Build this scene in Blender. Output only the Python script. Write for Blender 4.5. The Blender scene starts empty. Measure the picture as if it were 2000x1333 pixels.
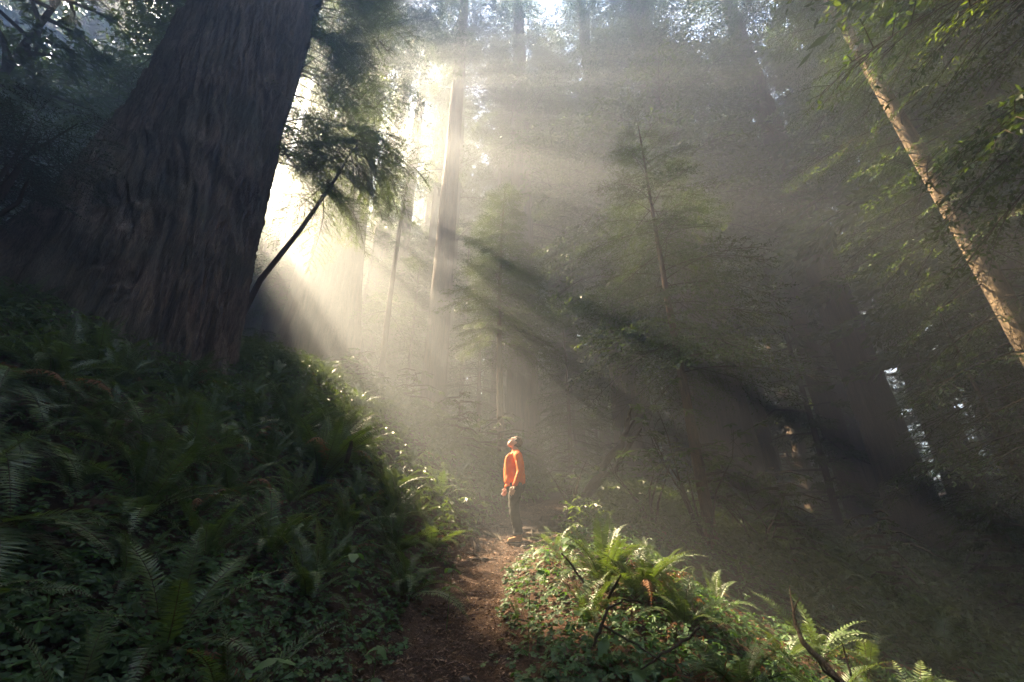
import bpy, math, random
import numpy as np
from mathutils import Vector, Matrix, Euler

C = bpy.context.scene.collection
S = bpy.context.scene
R = math.radians
PI = math.pi

# ------------------------------------------------------------------ camera, sky, sun, exposure
TILT = 24.0
FPX = 820.0                       # focal length in pixels of the 2000 px wide photograph
cam = bpy.data.cameras.new("camera")
cam.sensor_width = 36.0
cam.lens = FPX / 2000.0 * 36.0
cam.clip_start = 0.05
cam.clip_end = 1000.0
cam_ob = bpy.data.objects.new("camera", cam)
C.objects.link(cam_ob)
cam_ob.location = (0, 0, 0)
cam_ob.rotation_euler = (R(90 + TILT), 0, 0)
S.camera = cam_ob

SUN_AZ = -50.0                    # degrees, negative is to the left of straight ahead
SUN_EL = 42.5
world = bpy.data.worlds.new("World")
S.world = world
world.use_nodes = True
wn = world.node_tree.nodes
sky = wn.new("ShaderNodeTexSky")
sky.sky_type = 'NISHITA'
sky.sun_disc = False
sky.sun_elevation = R(SUN_EL)
sky.sun_rotation = R(SUN_AZ)
bg = wn["Background"]
bg.inputs["Strength"].default_value = 0.075
world.node_tree.links.new(sky.outputs[0], bg.inputs[0])

sun = bpy.data.lights.new("sun", 'SUN')
sun.energy = 5.0
sun.angle = R(0.5)
sun.color = (1.0, 0.77, 0.5)
sun_ob = bpy.data.objects.new("sun", sun)
C.objects.link(sun_ob)
_sd = Vector((math.sin(R(SUN_AZ)) * math.cos(R(SUN_EL)), math.cos(R(SUN_AZ)) * math.cos(R(SUN_EL)), math.sin(R(SUN_EL))))
sun_ob.rotation_euler = _sd.to_track_quat('Z', 'Y').to_euler()
sun_ob.location = _sd * 60

S.view_settings.view_transform = 'Standard'
S.view_settings.look = 'None'
S.view_settings.exposure = 4.8
S.view_settings.gamma = 1.0
S.view_settings.use_curve_mapping = False

S.cycles.max_bounces = 5
S.cycles.diffuse_bounces = 2
S.cycles.glossy_bounces = 1
S.cycles.transmission_bounces = 2
S.cycles.transparent_max_bounces = 8
S.cycles.volume_bounces = 0
S.cycles.use_denoising = True
S.cycles.denoiser = 'OPENIMAGEDENOISE'
S.cycles.denoising_prefilter = 'NONE'
S.cycles.denoising_input_passes = 'RGB_ALBEDO_NORMAL'
S.cycles.sample_clamp_indirect = 4.0
S.cycles.use_adaptive_sampling = False

HAZE_DENSITY = 0.0155
HAZE_G = 0.42

# ------------------------------------------------------------------ helpers
RNG = np.random.default_rng(7)
random.seed(7)
_ct, _st = math.cos(R(TILT)), math.sin(R(TILT))

def pix_dir(px, py):
    """direction of a photograph pixel, scaled so that its forward (Y) part is 1"""
    l = (px - 1000) / FPX
    u = (666.5 - py) / FPX
    f = _ct - _st * u
    w = _st + _ct * u
    return l / f, w / f

def at(px, py, Y):
    a, b = pix_dir(px, py)
    return Vector((a * Y, Y, b * Y))

def polar(az, d, z=None):
    x, y = d * math.sin(R(az)), d * math.cos(R(az))
    return Vector((x, y, ground(x, y) if z is None else z))

# gaps in the canopy through which the low sun reaches in: ellipses on the plane square to the sun,
# (metres to the right of the camera, metres up, half width, half height); boughs are left out where they would close them
_s = np.array(_sd); _e1 = np.array([math.cos(R(SUN_AZ)), -math.sin(R(SUN_AZ)), 0.0]); _e2 = np.cross(_s, _e1) * -1
if _e2[2] < 0: _e2 = -_e2
_hd = np.array([math.sin(R(SUN_AZ)), math.cos(R(SUN_AZ)), 0.0])
GAPS = [(4.8, -1.0, 1.5, 0.48), (5.5, -2.4, 0.8, 1.0), (4.2, -1.7, 1.0, 0.55), (3.6, -2.7, 0.55, 0.42), (5.9, -3.6, 0.4, 0.6),
        (5.4, 0.0, 0.6, 0.26), (4.5, 0.75, 0.6, 0.22), (5.8, 1.0, 0.5, 0.2), (6.0, 1.9, 0.45, 0.2), (4.9, 1.8, 0.45, 0.2), (5.4, 2.8, 0.5, 0.2), (6.0, 3.6, 0.45, 0.2),
        (5.2, 4.6, 0.4, 0.25), (5.9, 6.0, 0.35, 0.3), (4.6, 6.6, 0.3, 0.35), (5.4, 8.4, 0.3, 0.4), (9.6, 7.2, 0.6, 0.4), (10.6, 9.4, 0.5, 0.5), (9.2, 10.4, 0.4, 0.5), (13.8, 9.4, 0.6, 0.5),
        (12.0, 6.5, 0.8, 2.9), (10.6, 3.2, 0.7, 0.7), (14.5, 3.6, 0.8, 0.9), (16.5, 6.0, 0.7, 0.9), (18.0, 2.0, 0.8, 0.8), (15.5, 0.5, 0.7, 0.7),
        (10.0, 3.4, 0.9, 1.5), (9.4, 5.3, 0.5, 0.5), (9.3, 1.5, 0.6, 0.5), (10.5, 0.0, 0.6, 0.7), (10.2, 2.4, 0.4, 0.4), (9.2, -2.4, 0.6, 0.8), (10.6, -3.6, 0.6, 0.6), (12.0, -1.6, 0.6, 0.8), (9.6, -5.0, 0.5, 0.5),
        (5.2, 0.36, 0.5, 0.16), (10.7, 0.95, 0.7, 0.4)]
NKEY = len(GAPS)
_rg = np.random.default_rng(5)
for _k in range(60):
    GAPS.append((_rg.uniform(7.0, 26), _rg.uniform(-5, 14), _rg.uniform(0.25, 0.65), _rg.uniform(0.25, 0.7)))
GAPS = np.array(GAPS)
def sun_plane(P):
    P = np.atleast_2d(P)
    return P @ _e1, P @ _e2, P @ _hd
def in_gap(P, grow=0.0, few=None):
    G_ = GAPS if few is None else GAPS[:few]
    a_, b_, h_ = sun_plane(P)
    if not len(G_): return False
    q = ((a_[:, None] - G_[None, :, 0]) / (G_[None, :, 2] + grow)) ** 2 + ((b_[:, None] - G_[None, :, 1]) / (G_[None, :, 3] + grow)) ** 2
    return bool(((q < 1).any(1) & (h_ > 11)).any())
_bu = np.array([[u, w * (1.05 - u), 0] for u in (0.08, 0.22, 0.36, 0.5, 0.64, 0.78, 0.92, 1.0) for w in (-0.36, -0.18, 0, 0.18, 0.36)])
def bough_blocks(base, loc, hd, tilt, ln, droop=0.3, grow=0.0, few=None):
    """whether a bough of length ln would stand in one of the gaps"""
    c, s = math.cos(hd), math.sin(hd)
    x = _bu[:, 0] * ln; y = _bu[:, 1] * ln; z = -droop * ln * _bu[:, 0] ** 2 - x * math.sin(tilt)
    x = x * math.cos(tilt)
    P = np.stack([x * c - y * s, x * s + y * c, z], -1) + np.array(base) + np.array(loc)
    return in_gap(P, grow, few)

# value noise, vectorised
_PERM = RNG.permutation(512)
_VAL = RNG.random(512)
def vnoise(p):
    p = np.asarray(p, dtype=np.float64)
    i = np.floor(p).astype(np.int64)
    f = p - i
    f = f * f * (3 - 2 * f)
    def h(a, b, c):
        return _VAL[(_PERM[(_PERM[(_PERM[a & 511] + b) & 511] + c) & 511])]
    x, y, z = i[..., 0], i[..., 1], i[..., 2]
    out = 0
    for dx in (0, 1):
        for dy in (0, 1):
            for dz in (0, 1):
                w = (f[..., 0] if dx else 1 - f[..., 0]) * (f[..., 1] if dy else 1 - f[..., 1]) * (f[..., 2] if dz else 1 - f[..., 2])
                out = out + w * h(x + dx, y + dy, z + dz)
    return out * 2 - 1
def fbm(p, o=4):
    a, s, out = 1.0, 1.0, 0
    p = np.asarray(p, dtype=np.float64)
    for k in range(o):
        out = out + a * vnoise(p * s + 17.3 * k)
        a *= 0.5; s *= 2.03
    return out
def ridged(p, o=4):
    a, s, out = 1.0, 1.0, 0
    p = np.asarray(p, dtype=np.float64)
    for k in range(o):
        out = out + a * (1 - 2 * np.abs(vnoise(p * s + 9.1 * k)))
        a *= 0.5; s *= 2.1
    return out

def mesh(name, V, faces, mats=(), midx=None, smooth=False, tint=None):
    """faces: list of index arrays (each n x k); midx: list of material index per array (int or array)"""
    me = bpy.data.meshes.new(name)
    V = np.asarray(V, dtype=np.float32)
    me.vertices.add(len(V))
    me.vertices.foreach_set("co", V.ravel())
    faces = [np.asarray(f, dtype=np.int32) for f in faces if len(f)]
    nl = sum(f.size for f in faces); nf = sum(len(f) for f in faces)
    me.loops.add(nl); me.polygons.add(nf)
    me.loops.foreach_set("vertex_index", np.concatenate([f.ravel() for f in faces]))
    tot = np.concatenate([np.full(len(f), f.shape[1], np.int32) for f in faces])
    st = np.concatenate([[0], np.cumsum(tot)[:-1]]).astype(np.int32)
    me.polygons.foreach_set("loop_start", st)
    try:
        me.polygons.foreach_set("loop_total", tot)
    except Exception:
        pass
    for m in mats:
        me.materials.append(m)
    if midx is not None:
        mi = np.concatenate([np.full(len(f), m, np.int32) if np.isscalar(m) else np.asarray(m, np.int32) for f, m in zip(faces, midx)])
        me.polygons.foreach_set("material_index", mi)
    me.polygons.foreach_set("use_smooth", np.full(nf, smooth, dtype=bool))
    if tint is not None:
        at_ = me.attributes.new("tint", 'FLOAT', 'FACE')
        at_.data.foreach_set("value", np.asarray(tint, np.float32))
    me.update(calc_edges=True)
    return me

def obj(name, me, parent=None, loc=None, kind=None):
    o = bpy.data.objects.new(name, me)
    C.objects.link(o)
    if parent is not None: o.parent = parent
    if loc is not None: o.location = loc
    if kind: o["kind"] = kind
    return o

def tag(o, label=None, cat=None, group=None, kind=None):
    if label: o["label"] = label
    if cat: o["category"] = cat
    if group: o["group"] = group
    if kind: o["kind"] = kind
    return o

def thing(name, label, cat, loc=(0, 0, 0), rotz=0, group=None):
    o = bpy.data.objects.new(name, None)
    C.objects.link(o)
    o.location = loc; o.rotation_euler = (0, 0, rotz)
    o.empty_display_size = 0.2
    return tag(o, label, cat, group)

class MB:
    """collects geometry for one mesh"""
    def __init__(s):
        s.V, s.F, s.M, s.T, s.n = [], [], [], [], 0
    def add(s, V, F, m=0, t=0.5):
        V = np.asarray(V, float).reshape(-1, 3)
        F = np.asarray(F, int)
        s.V.append(V); s.F.append(F + s.n); s.M.append(m)
        s.T.append(np.full(len(F), t) if np.isscalar(t) else np.asarray(t, float))
        s.n += len(V)
    def build(s, name, mats, smooth=False):
        return mesh(name, np.concatenate(s.V), s.F, mats, s.M, smooth, np.concatenate(s.T))
    def arrays(s):
        return np.concatenate(s.V), s.F, s.M, s.T

def frames(P):
    P = np.asarray(P, float)
    T = np.gradient(P, axis=0)
    T /= np.linalg.norm(T, axis=1)[:, None] + 1e-9
    ref = np.array([0, 0, 1.0]) if abs(T[0][2]) < 0.85 else np.array([1.0, 0, 0])
    N = []
    n = np.cross(T[0], ref); n /= np.linalg.norm(n)
    for t in T:
        n = n - t * np.dot(n, t); n /= np.linalg.norm(n) + 1e-9
        N.append(n)
    N = np.array(N)
    return T, N, np.cross(T, N)

def tube(mb, P, rad, seg=6, m=0, t=0.5, rough=0.0, cap=True, seed=0):
    P = np.asarray(P, float); k = len(P)
    rad = np.broadcast_to(np.asarray(rad, float), (k,))
    T, N, B = frames(P)
    a = np.linspace(0, 2 * PI, seg, endpoint=False)
    rr = rad[:, None] * np.ones(seg)
    if rough:
        q = np.stack([np.cos(a)[None] * 1.7 + np.zeros((k, 1)), np.sin(a)[None] * 1.7 + np.zeros((k, 1)), np.arange(k)[:, None] * 0.8 + seed + np.zeros((1, seg))], -1)
        rr = rr * (1 + rough * fbm(q, 2))
    V = P[:, None] + rr[..., None] * (np.cos(a)[None, :, None] * N[:, None] + np.sin(a)[None, :, None] * B[:, None])
    i = np.arange(k - 1)[:, None] * seg; j = np.arange(seg)[None]; j2 = (j + 1) % seg
    F = np.stack([i + j, i + j2, i + seg + j2, i + seg + j], -1).reshape(-1, 4)
    mb.add(V.reshape(-1, 3), F, m, t)
    if cap:
        base = (k - 1) * seg
        mb.add(np.vstack([V[-1], P[-1] + T[-1] * rad[-1] * 0.6]), np.stack([np.arange(seg), (np.arange(seg) + 1) % seg, np.full(seg, seg)], -1), m, t)

def norm(v):
    v = np.asarray(v, float)
    return v / (np.linalg.norm(v) + 1e-9)

# ------------------------------------------------------------------ materials
def nmat(name):
    m = bpy.data.materials.new(name)
    m.use_nodes = True
    nt = m.node_tree
    nt.nodes.clear()
    out = nt.nodes.new("ShaderNodeOutputMaterial")
    return m, nt, out
def N(nt, t, **kw):
    n = nt.nodes.new(t)
    for k, v in kw.items():
        if k.startswith("i_"):
            key = k[2:]
            n.inputs[int(key) if key.isdigit() else key.replace("_", " ")].default_value = v
        else:
            setattr(n, k, v)
    return n
def ramp(nt, src, stops):
    r = nt.nodes.new("ShaderNodeValToRGB")
    e = r.color_ramp.elements
    while len(e) < len(stops): e.new(0.5)
    for q, (p, c) in zip(e, stops):
        q.position = p; q.color = (*c, 1)
    nt.links.new(src, r.inputs[0])
    return r.outputs[0]

def leaf_mat(name, dark, light, trans, odd=None, rough=0.45, tw=0.4, spec=0.4, nscale=0.6):
    """foliage: base colour from a per-leaf tint, a slow noise and the object's own random value; light passes through"""
    m, nt, out = nmat(name)
    L = nt.links
    at_ = N(nt, "ShaderNodeAttribute", attribute_name="tint")
    tc = N(nt, "ShaderNodeNewGeometry")
    nz = N(nt, "ShaderNodeTexNoise", i_Scale=nscale, i_Detail=2.0)
    L.new(tc.outputs["Position"], nz.inputs["Vector"])
    oi = N(nt, "ShaderNodeObjectInfo")
    a1 = N(nt, "ShaderNodeMath", operation='MULTIPLY_ADD', i_1=0.9, i_2=-0.2); L.new(nz.outputs[0], a1.inputs[0])
    a2 = N(nt, "ShaderNodeMath", operation='MULTIPLY_ADD', i_1=0.3); L.new(oi.outputs["Random"], a2.inputs[0]); L.new(a1.outputs[0], a2.inputs[2])
    a3 = N(nt, "ShaderNodeMath", operation='MULTIPLY_ADD', i_1=0.45); L.new(at_.outputs["Fac"], a3.inputs[0]); L.new(a2.outputs[0], a3.inputs[2])
    st = [(0.15, dark), (0.85, light)]
    if odd: st.append((1.0, odd))
    col = ramp(nt, a3.outputs[0], st)
    p = N(nt, "ShaderNodeBsdfPrincipled", i_Roughness=rough)
    p.inputs["Specular IOR Level"].default_value = spec
    L.new(col, p.inputs["Base Color"])
    tr = N(nt, "ShaderNodeBsdfTranslucent")
    mx = N(nt, "ShaderNodeMix", data_type='RGBA', blend_type='MULTIPLY'); mx.inputs[0].default_value = 1.0
    L.new(col, mx.inputs[6]); mx.inputs[7].default_value = (*trans, 1)
    L.new(mx.outputs[2], tr.inputs[0])
    ms = N(nt, "ShaderNodeMixShader", i_0=tw)
    L.new(p.outputs[0], ms.inputs[1]); L.new(tr.outputs[0], ms.inputs[2])
    L.new(ms.outputs[0], out.inputs[0])
    return m

def bark_mat(name, dark, light, sx=14.0, sz=1.3, bump=0.6, moss=None, dist=0.03):
    m, nt, out = nmat(name)
    L = nt.links
    tc = N(nt, "ShaderNodeTexCoord")
    mp = N(nt, "ShaderNodeMapping"); mp.inputs["Scale"].default_value = (sx, sx, sz)
    L.new(tc.outputs["Object"], mp.inputs[0])
    n1 = N(nt, "ShaderNodeTexNoise", i_Scale=1.0, i_Detail=6.0, i_Roughness=0.65, i_Distortion=0.6)
    L.new(mp.outputs[0], n1.inputs["Vector"])
    n2 = N(nt, "ShaderNodeTexNoise", i_Scale=0.9, i_Detail=3.0); L.new(tc.outputs["Object"], n2.inputs["Vector"])
    col = ramp(nt, n1.outputs[0], [(0.32, dark), (0.7, light)])
    mx = N(nt, "ShaderNodeMix", data_type='RGBA', blend_type='MIX')
    c2 = ramp(nt, n2.outputs[0], [(0.45, (0, 0, 0)), (0.75, (1, 1, 1))])
    L.new(c2, mx.inputs[0]); L.new(col, mx.inputs[6])
    mo = moss or tuple(c * 0.6 for c in light)
    mx.inputs[7].default_value = (*mo, 1)
    p = N(nt, "ShaderNodeBsdfPrincipled", i_Roughness=0.9)
    p.inputs["Specular IOR Level"].default_value = 0.15
    L.new(mx.outputs[2], p.inputs["Base Color"])
    m3 = N(nt, "ShaderNodeMapping"); m3.inputs["Scale"].default_value = (sx * 5, sx * 5, sz * 4.5); m3.inputs["Rotation"].default_value = (0.06, 0.05, 0)
    L.new(tc.outputs["Object"], m3.inputs[0])
    n3 = N(nt, "ShaderNodeTexNoise", i_Scale=1.0, i_Detail=7.0, i_Roughness=0.7, i_Distortion=1.2)
    L.new(m3.outputs[0], n3.inputs["Vector"])
    hs = N(nt, "ShaderNodeMath", operation='MULTIPLY_ADD', i_1=0.45); L.new(n3.outputs[0], hs.inputs[0]); L.new(n1.outputs[0], hs.inputs[2])
    cm = N(nt, "ShaderNodeMix", data_type='RGBA', blend_type='MULTIPLY'); cm.inputs[0].default_value = 0.8
    L.new(mx.outputs[2], cm.inputs[6]); L.new(ramp(nt, n3.outputs[0], [(0.36, (0.35, 0.33, 0.32)), (0.6, (1.15, 1.1, 1.05))]), cm.inputs[7])
    L.new(cm.outputs[2], p.inputs["Base Color"])
    b = N(nt, "ShaderNodeBump", i_Strength=bump, i_Distance=dist)
    L.new(hs.outputs[0], b.inputs["Height"]); L.new(b.outputs[0], p.inputs["Normal"])
    L.new(p.outputs[0], out.inputs[0])
    return m

def plain_mat(name, c1, c2, scale=20, rough=0.8, spec=0.2, bump=0.3, dist=0.01, trans=0.0):
    m, nt, out = nmat(name)
    L = nt.links
    tc = N(nt, "ShaderNodeTexCoord")
    n1 = N(nt, "ShaderNodeTexNoise", i_Scale=scale, i_Detail=5.0, i_Roughness=0.6)
    L.new(tc.outputs["Object"], n1.inputs["Vector"])
    col = ramp(nt, n1.outputs[0], [(0.35, c1), (0.65, c2)])
    p = N(nt, "ShaderNodeBsdfPrincipled", i_Roughness=rough)
    p.inputs["Specular IOR Level"].default_value = spec
    L.new(col, p.inputs["Base Color"])
    b = N(nt, "ShaderNodeBump", i_Strength=bump, i_Distance=dist)
    L.new(n1.outputs[0], b.inputs["Height"]); L.new(b.outputs[0], p.inputs["Normal"])
    L.new(p.outputs[0], out.inputs[0])
    return m

M_BARK_GIANT = bark_mat("giant_redwood_bark", (0.04, 0.032, 0.026), (0.24, 0.19, 0.145), sx=9, sz=1.1, bump=1.0, moss=(0.09, 0.09, 0.06), dist=0.05)
M_BARK = bark_mat("redwood_bark", (0.05, 0.037, 0.028), (0.16, 0.12, 0.09), sx=7, sz=0.5, bump=1.0, dist=0.08)
M_BARK_PALE = bark_mat("pale_bark", (0.07, 0.055, 0.04), (0.27, 0.21, 0.14), sx=12, sz=1.6, bump=1.0, dist=0.04)
M_TWIG = bark_mat("twig_bark", (0.04, 0.03, 0.022), (0.12, 0.09, 0.06), sx=30, sz=8, bump=0.4, dist=0.01)
M_SAP_BARK = bark_mat("sapling_bark", (0.05, 0.034, 0.025), (0.2, 0.13, 0.09), sx=24, sz=3, bump=0.8, moss=(0.09, 0.1, 0.045), dist=0.02)
M_NEEDLE = leaf_mat("conifer_needles", (0.022, 0.042, 0.013), (0.068, 0.108, 0.025), (2.0, 1.8, 0.5), tw=0.55)
M_FARLEAF = leaf_mat("far_foliage", (0.020, 0.040, 0.014), (0.066, 0.105, 0.026), (1.8, 1.7, 0.5), tw=0.42, nscale=0.25)
M_GREENLEAF = leaf_mat("bright_foliage", (0.028, 0.055, 0.015), (0.062, 0.105, 0.028), (1.5, 1.45, 0.5), tw=0.42, spec=0.25, rough=0.55)
M_DARKLEAF = leaf_mat("dark_broad_leaves", (0.014, 0.026, 0.013), (0.035, 0.06, 0.026), (1.5, 1.6, 0.5), tw=0.25, rough=0.4)
M_FERN = leaf_mat("fern_fronds", (0.026, 0.048, 0.019), (0.07, 0.115, 0.036), (1.7, 1.6, 0.5), odd=(0.13, 0.15, 0.05), tw=0.3, rough=0.45, spec=0.5)
M_FERNDEAD = leaf_mat("dead_fronds", (0.07, 0.033, 0.018), (0.2, 0.10, 0.05), (1.2, 1.0, 0.8), tw=0.3, rough=0.7, spec=0.2)
M_COVER = leaf_mat("ground_cover_leaves", (0.022, 0.05, 0.02), (0.06, 0.12, 0.04), (1.5, 1.5, 0.4), odd=(0.12, 0.17, 0.05), tw=0.35, rough=0.55, spec=0.28, nscale=1.5)
M_BROAD = leaf_mat("broad_leaves", (0.03, 0.07, 0.025), (0.07, 0.14, 0.04), (1.6, 1.6, 0.5), tw=0.35, rough=0.5, spec=0.35)
M_LITTER = leaf_mat("litter", (0.05, 0.03, 0.02), (0.2, 0.13, 0.085), (1, 1, 1), odd=(0.3, 0.22, 0.15), tw=0.05, rough=0.8, spec=0.2, nscale=8)
M_DEAD = bark_mat("dead_wood", (0.03, 0.023, 0.018), (0.11, 0.08, 0.06), sx=20, sz=20, bump=0.9, moss=(0.05, 0.055, 0.03), dist=0.015)

def soil_mat():
    m, nt, out = nmat("forest_soil")
    L = nt.links
    tc = N(nt, "ShaderNodeTexCoord")
    n1 = N(nt, "ShaderNodeTexNoise", i_Scale=34.0, i_Detail=8.0, i_Roughness=0.75)
    n2 = N(nt, "ShaderNodeTexNoise", i_Scale=1.6, i_Detail=4.0)
    v = N(nt, "ShaderNodeTexVoronoi", i_Scale=90.0)
    for q in (n1, n2, v): L.new(tc.outputs["Object"], q.inputs["Vector"])
    c1 = ramp(nt, n1.outputs[0], [(0.3, (0.03, 0.019, 0.013)), (0.55, (0.075, 0.048, 0.033)), (0.75, (0.15, 0.10, 0.072))])
    c2 = ramp(nt, n2.outputs[0], [(0.3, (0.65, 0.6, 0.6)), (0.7, (1.15, 1.1, 1.0))])
    mx = N(nt, "ShaderNodeMix", data_type='RGBA', blend_type='MULTIPLY'); mx.inputs[0].default_value = 1
    L.new(c1, mx.inputs[6]); L.new(c2, mx.inputs[7])
    p = N(nt, "ShaderNodeBsdfPrincipled", i_Roughness=0.95)
    p.inputs["Specular IOR Level"].default_value = 0.1
    L.new(mx.outputs[2], p.inputs["Base Color"])
    ad = N(nt, "ShaderNodeMath", operation='MULTIPLY_ADD', i_1=0.4); L.new(v.outputs["Distance"], ad.inputs[0]); L.new(n1.outputs[0], ad.inputs[2])
    b = N(nt, "ShaderNodeBump", i_Strength=0.9, i_Distance=0.03)
    L.new(ad.outputs[0], b.inputs["Height"]); L.new(b.outputs[0], p.inputs["Normal"])
    L.new(p.outputs[0], out.inputs[0])
    return m
M_SOIL = soil_mat()

# ------------------------------------------------------------------ terrain
_PY = [0, 2, 3.7, 6, 7.7, 9.5, 13, 16]
_PX = [-0.75, -0.62, -0.54, -0.50, -0.2, 0.55, 1.5, 1.9]
_PW = [0.45, 0.45, 0.43, 0.40, 0.62, 0.8, 0.55, 0.3]
def pathx(y): return np.interp(y, _PY, _PX)
def pathw(y): return np.interp(y, _PY, _PW)
def ground_np(x, y):
    x = np.asarray(x, float); y = np.asarray(y, float)
    p = np.interp(y, [-140, 0, 10, 24, 60, 140], [-4.0, -1.75, 0.25, 2.6, 5.5, 9.0])
    xp, w = pathx(y), pathw(y)
    dl = np.maximum(xp - w - x, 0)
    dr = np.maximum(x - xp - w, 0)
    left = np.interp(dl, [0, 0.3, 6, 14, 40, 140], [0, 0.14, 3.55, 5.6, 7.5, 9.0])
    left = left * np.interp(y, [-20, 0, 2, 10, 30], [0.3, 0.75, 0.92, 1.0, 0.8])
    right = np.interp(dr, [0, 0.5, 1.6, 3.2, 8, 16, 40, 140], [0, 0.14, 0.12, -0.45, -2.0, -2.6, -1.5, 6.0])
    dip = np.where((dl == 0) & (dr == 0), -0.03, 0.0)
    n = 0.10 * fbm(np.stack([x * 0.8, y * 0.8, x * 0 + 3.1], -1), 3)
    n = n + 0.5 * fbm(np.stack([x * 0.11, y * 0.11, x * 0 + 8.1], -1), 2) * np.clip((np.hypot(x, y) - 10) / 10, 0, 1)
    n = n * np.clip((dl + dr) / 0.6, 0.15, 1)
    return p + left + right + dip + n
def ground(x, y):
    return float(ground_np(np.array([x]), np.array([y]))[0])

def axis(lo, hi, centre, fine, coarse, reach):
    out = [centre]
    for sgn, lim in ((1, hi), (-1, lo)):
        v = centre
        while (v - lim) * sgn < 0:
            d = abs(v - centre)
            v += sgn * (fine + (coarse - fine) * min(1, max(0, (d - reach) / 60)))
            out.append(v)
    return np.array(sorted(out))
gx = axis(-135, 135, -0.5, 0.09, 5.0, 7.0)
gy = axis(-135, 135, 4.0, 0.09, 5.0, 7.0)
GX, GY = np.meshgrid(gx, gy)
GZ = ground_np(GX, GY)
fine_n = 0.02 * fbm(np.stack([GX * 6, GY * 6, GX * 0], -1), 3)
GZ = GZ + fine_n * np.clip(1 - (np.abs(GX) + np.abs(GY - 4) - 8) / 6, 0, 1)
ny, nx = GX.shape
ii = (np.arange(ny - 1)[:, None] * nx + np.arange(nx - 1)[None]).ravel()
gF = np.stack([ii, ii + 1, ii + nx + 1, ii + nx], -1)
g = obj("ground", mesh("ground", np.stack([GX, GY, GZ], -1).reshape(-1, 3), [gF], [M_SOIL], [0], True))
tag(g, "brown forest floor rising to a steep bank on the left", kind="structure")
# ------------------------------------------------------------------ trunks
def trunk_mesh(name, pts, r0, r1, seg=40, rows=60, flare=0.8, flare_h=2.2, lobes=7, rough=0.05, mat=None, seed=0, freq=9, power=0.8):
    """tapered trunk through pts, with a lobed root flare and vertical furrows"""
    P = np.asarray(pts, float)
    tt = np.linspace(0, 1, rows) ** 1.6
    src = np.linspace(0, 1, len(P))
    Q = np.stack([np.interp(tt, src, P[:, k]) for k in range(3)], -1)
    h = Q[:, 2] - Q[0, 2]
    a = np.linspace(0, 2 * PI, seg, endpoint=False)
    A, H = np.meshgrid(a, h)
    T = np.meshgrid(a, tt)[1]
    rad = r1 + (r0 - r1) * (1 - T) ** power
    lob = 0.55 + 0.45 * np.cos(A * lobes + 3 * vnoise(np.stack([np.cos(A) * 1.3 + seed, np.sin(A) * 1.3, A * 0], -1)))
    rad = rad * (1 + flare * np.exp(-np.maximum(H, 0) / flare_h) * lob)
    q = np.stack([np.cos(A) * freq * 0.5 + seed, np.sin(A) * freq * 0.5, H * 0.25], -1)
    rad = rad * (1 + rough * ridged(q, 3) + 0.6 * rough * fbm(q * 0.3, 2))
    V = np.stack([Q[:, 0][:, None] + rad * np.cos(A), Q[:, 1][:, None] + rad * np.sin(A), Q[:, 2][:, None] + 0 * A], -1)
    i = np.arange(rows - 1)[:, None] * seg; j = np.arange(seg)[None]; j2 = (j + 1) % seg
    F = np.stack([i + j, i + j2, i + seg + j2, i + seg + j], -1).reshape(-1, 4)
    V = V.reshape(-1, 3)
    V = np.vstack([V, [Q[-1] + [0, 0, r1]]])
    top = np.stack([(rows - 1) * seg + np.arange(seg), (rows - 1) * seg + (np.arange(seg) + 1) % seg, np.full(seg, len(V) - 1)], -1)
    return mesh(name, V, [F, top], [mat], [0, 0], True)

# ------------------------------------------------------------------ boughs
def leaf_quads(mb, base, d, up, L, W, m, t, three=False):
    """many pointed leaves at once: base (n,3), direction d, surface normal up"""
    n = len(base)
    side = np.cross(d, up); side /= np.linalg.norm(side, axis=1)[:, None] + 1e-9
    L = np.broadcast_to(np.asarray(L, float), (n,))[:, None]; W = np.broadcast_to(np.asarray(W, float), (n,))[:, None]
    nn = np.cross(side, d)
    mid = base + d * L * 0.45 - nn * L * 0.05
    V = np.stack([base, mid + side * W * 0.5, base + d * L - nn * L * 0.12, mid - side * W * 0.5], 1)
    mb.add(V.reshape(-1, 3), np.arange(n * 4).reshape(n, 4), m, t)

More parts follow.
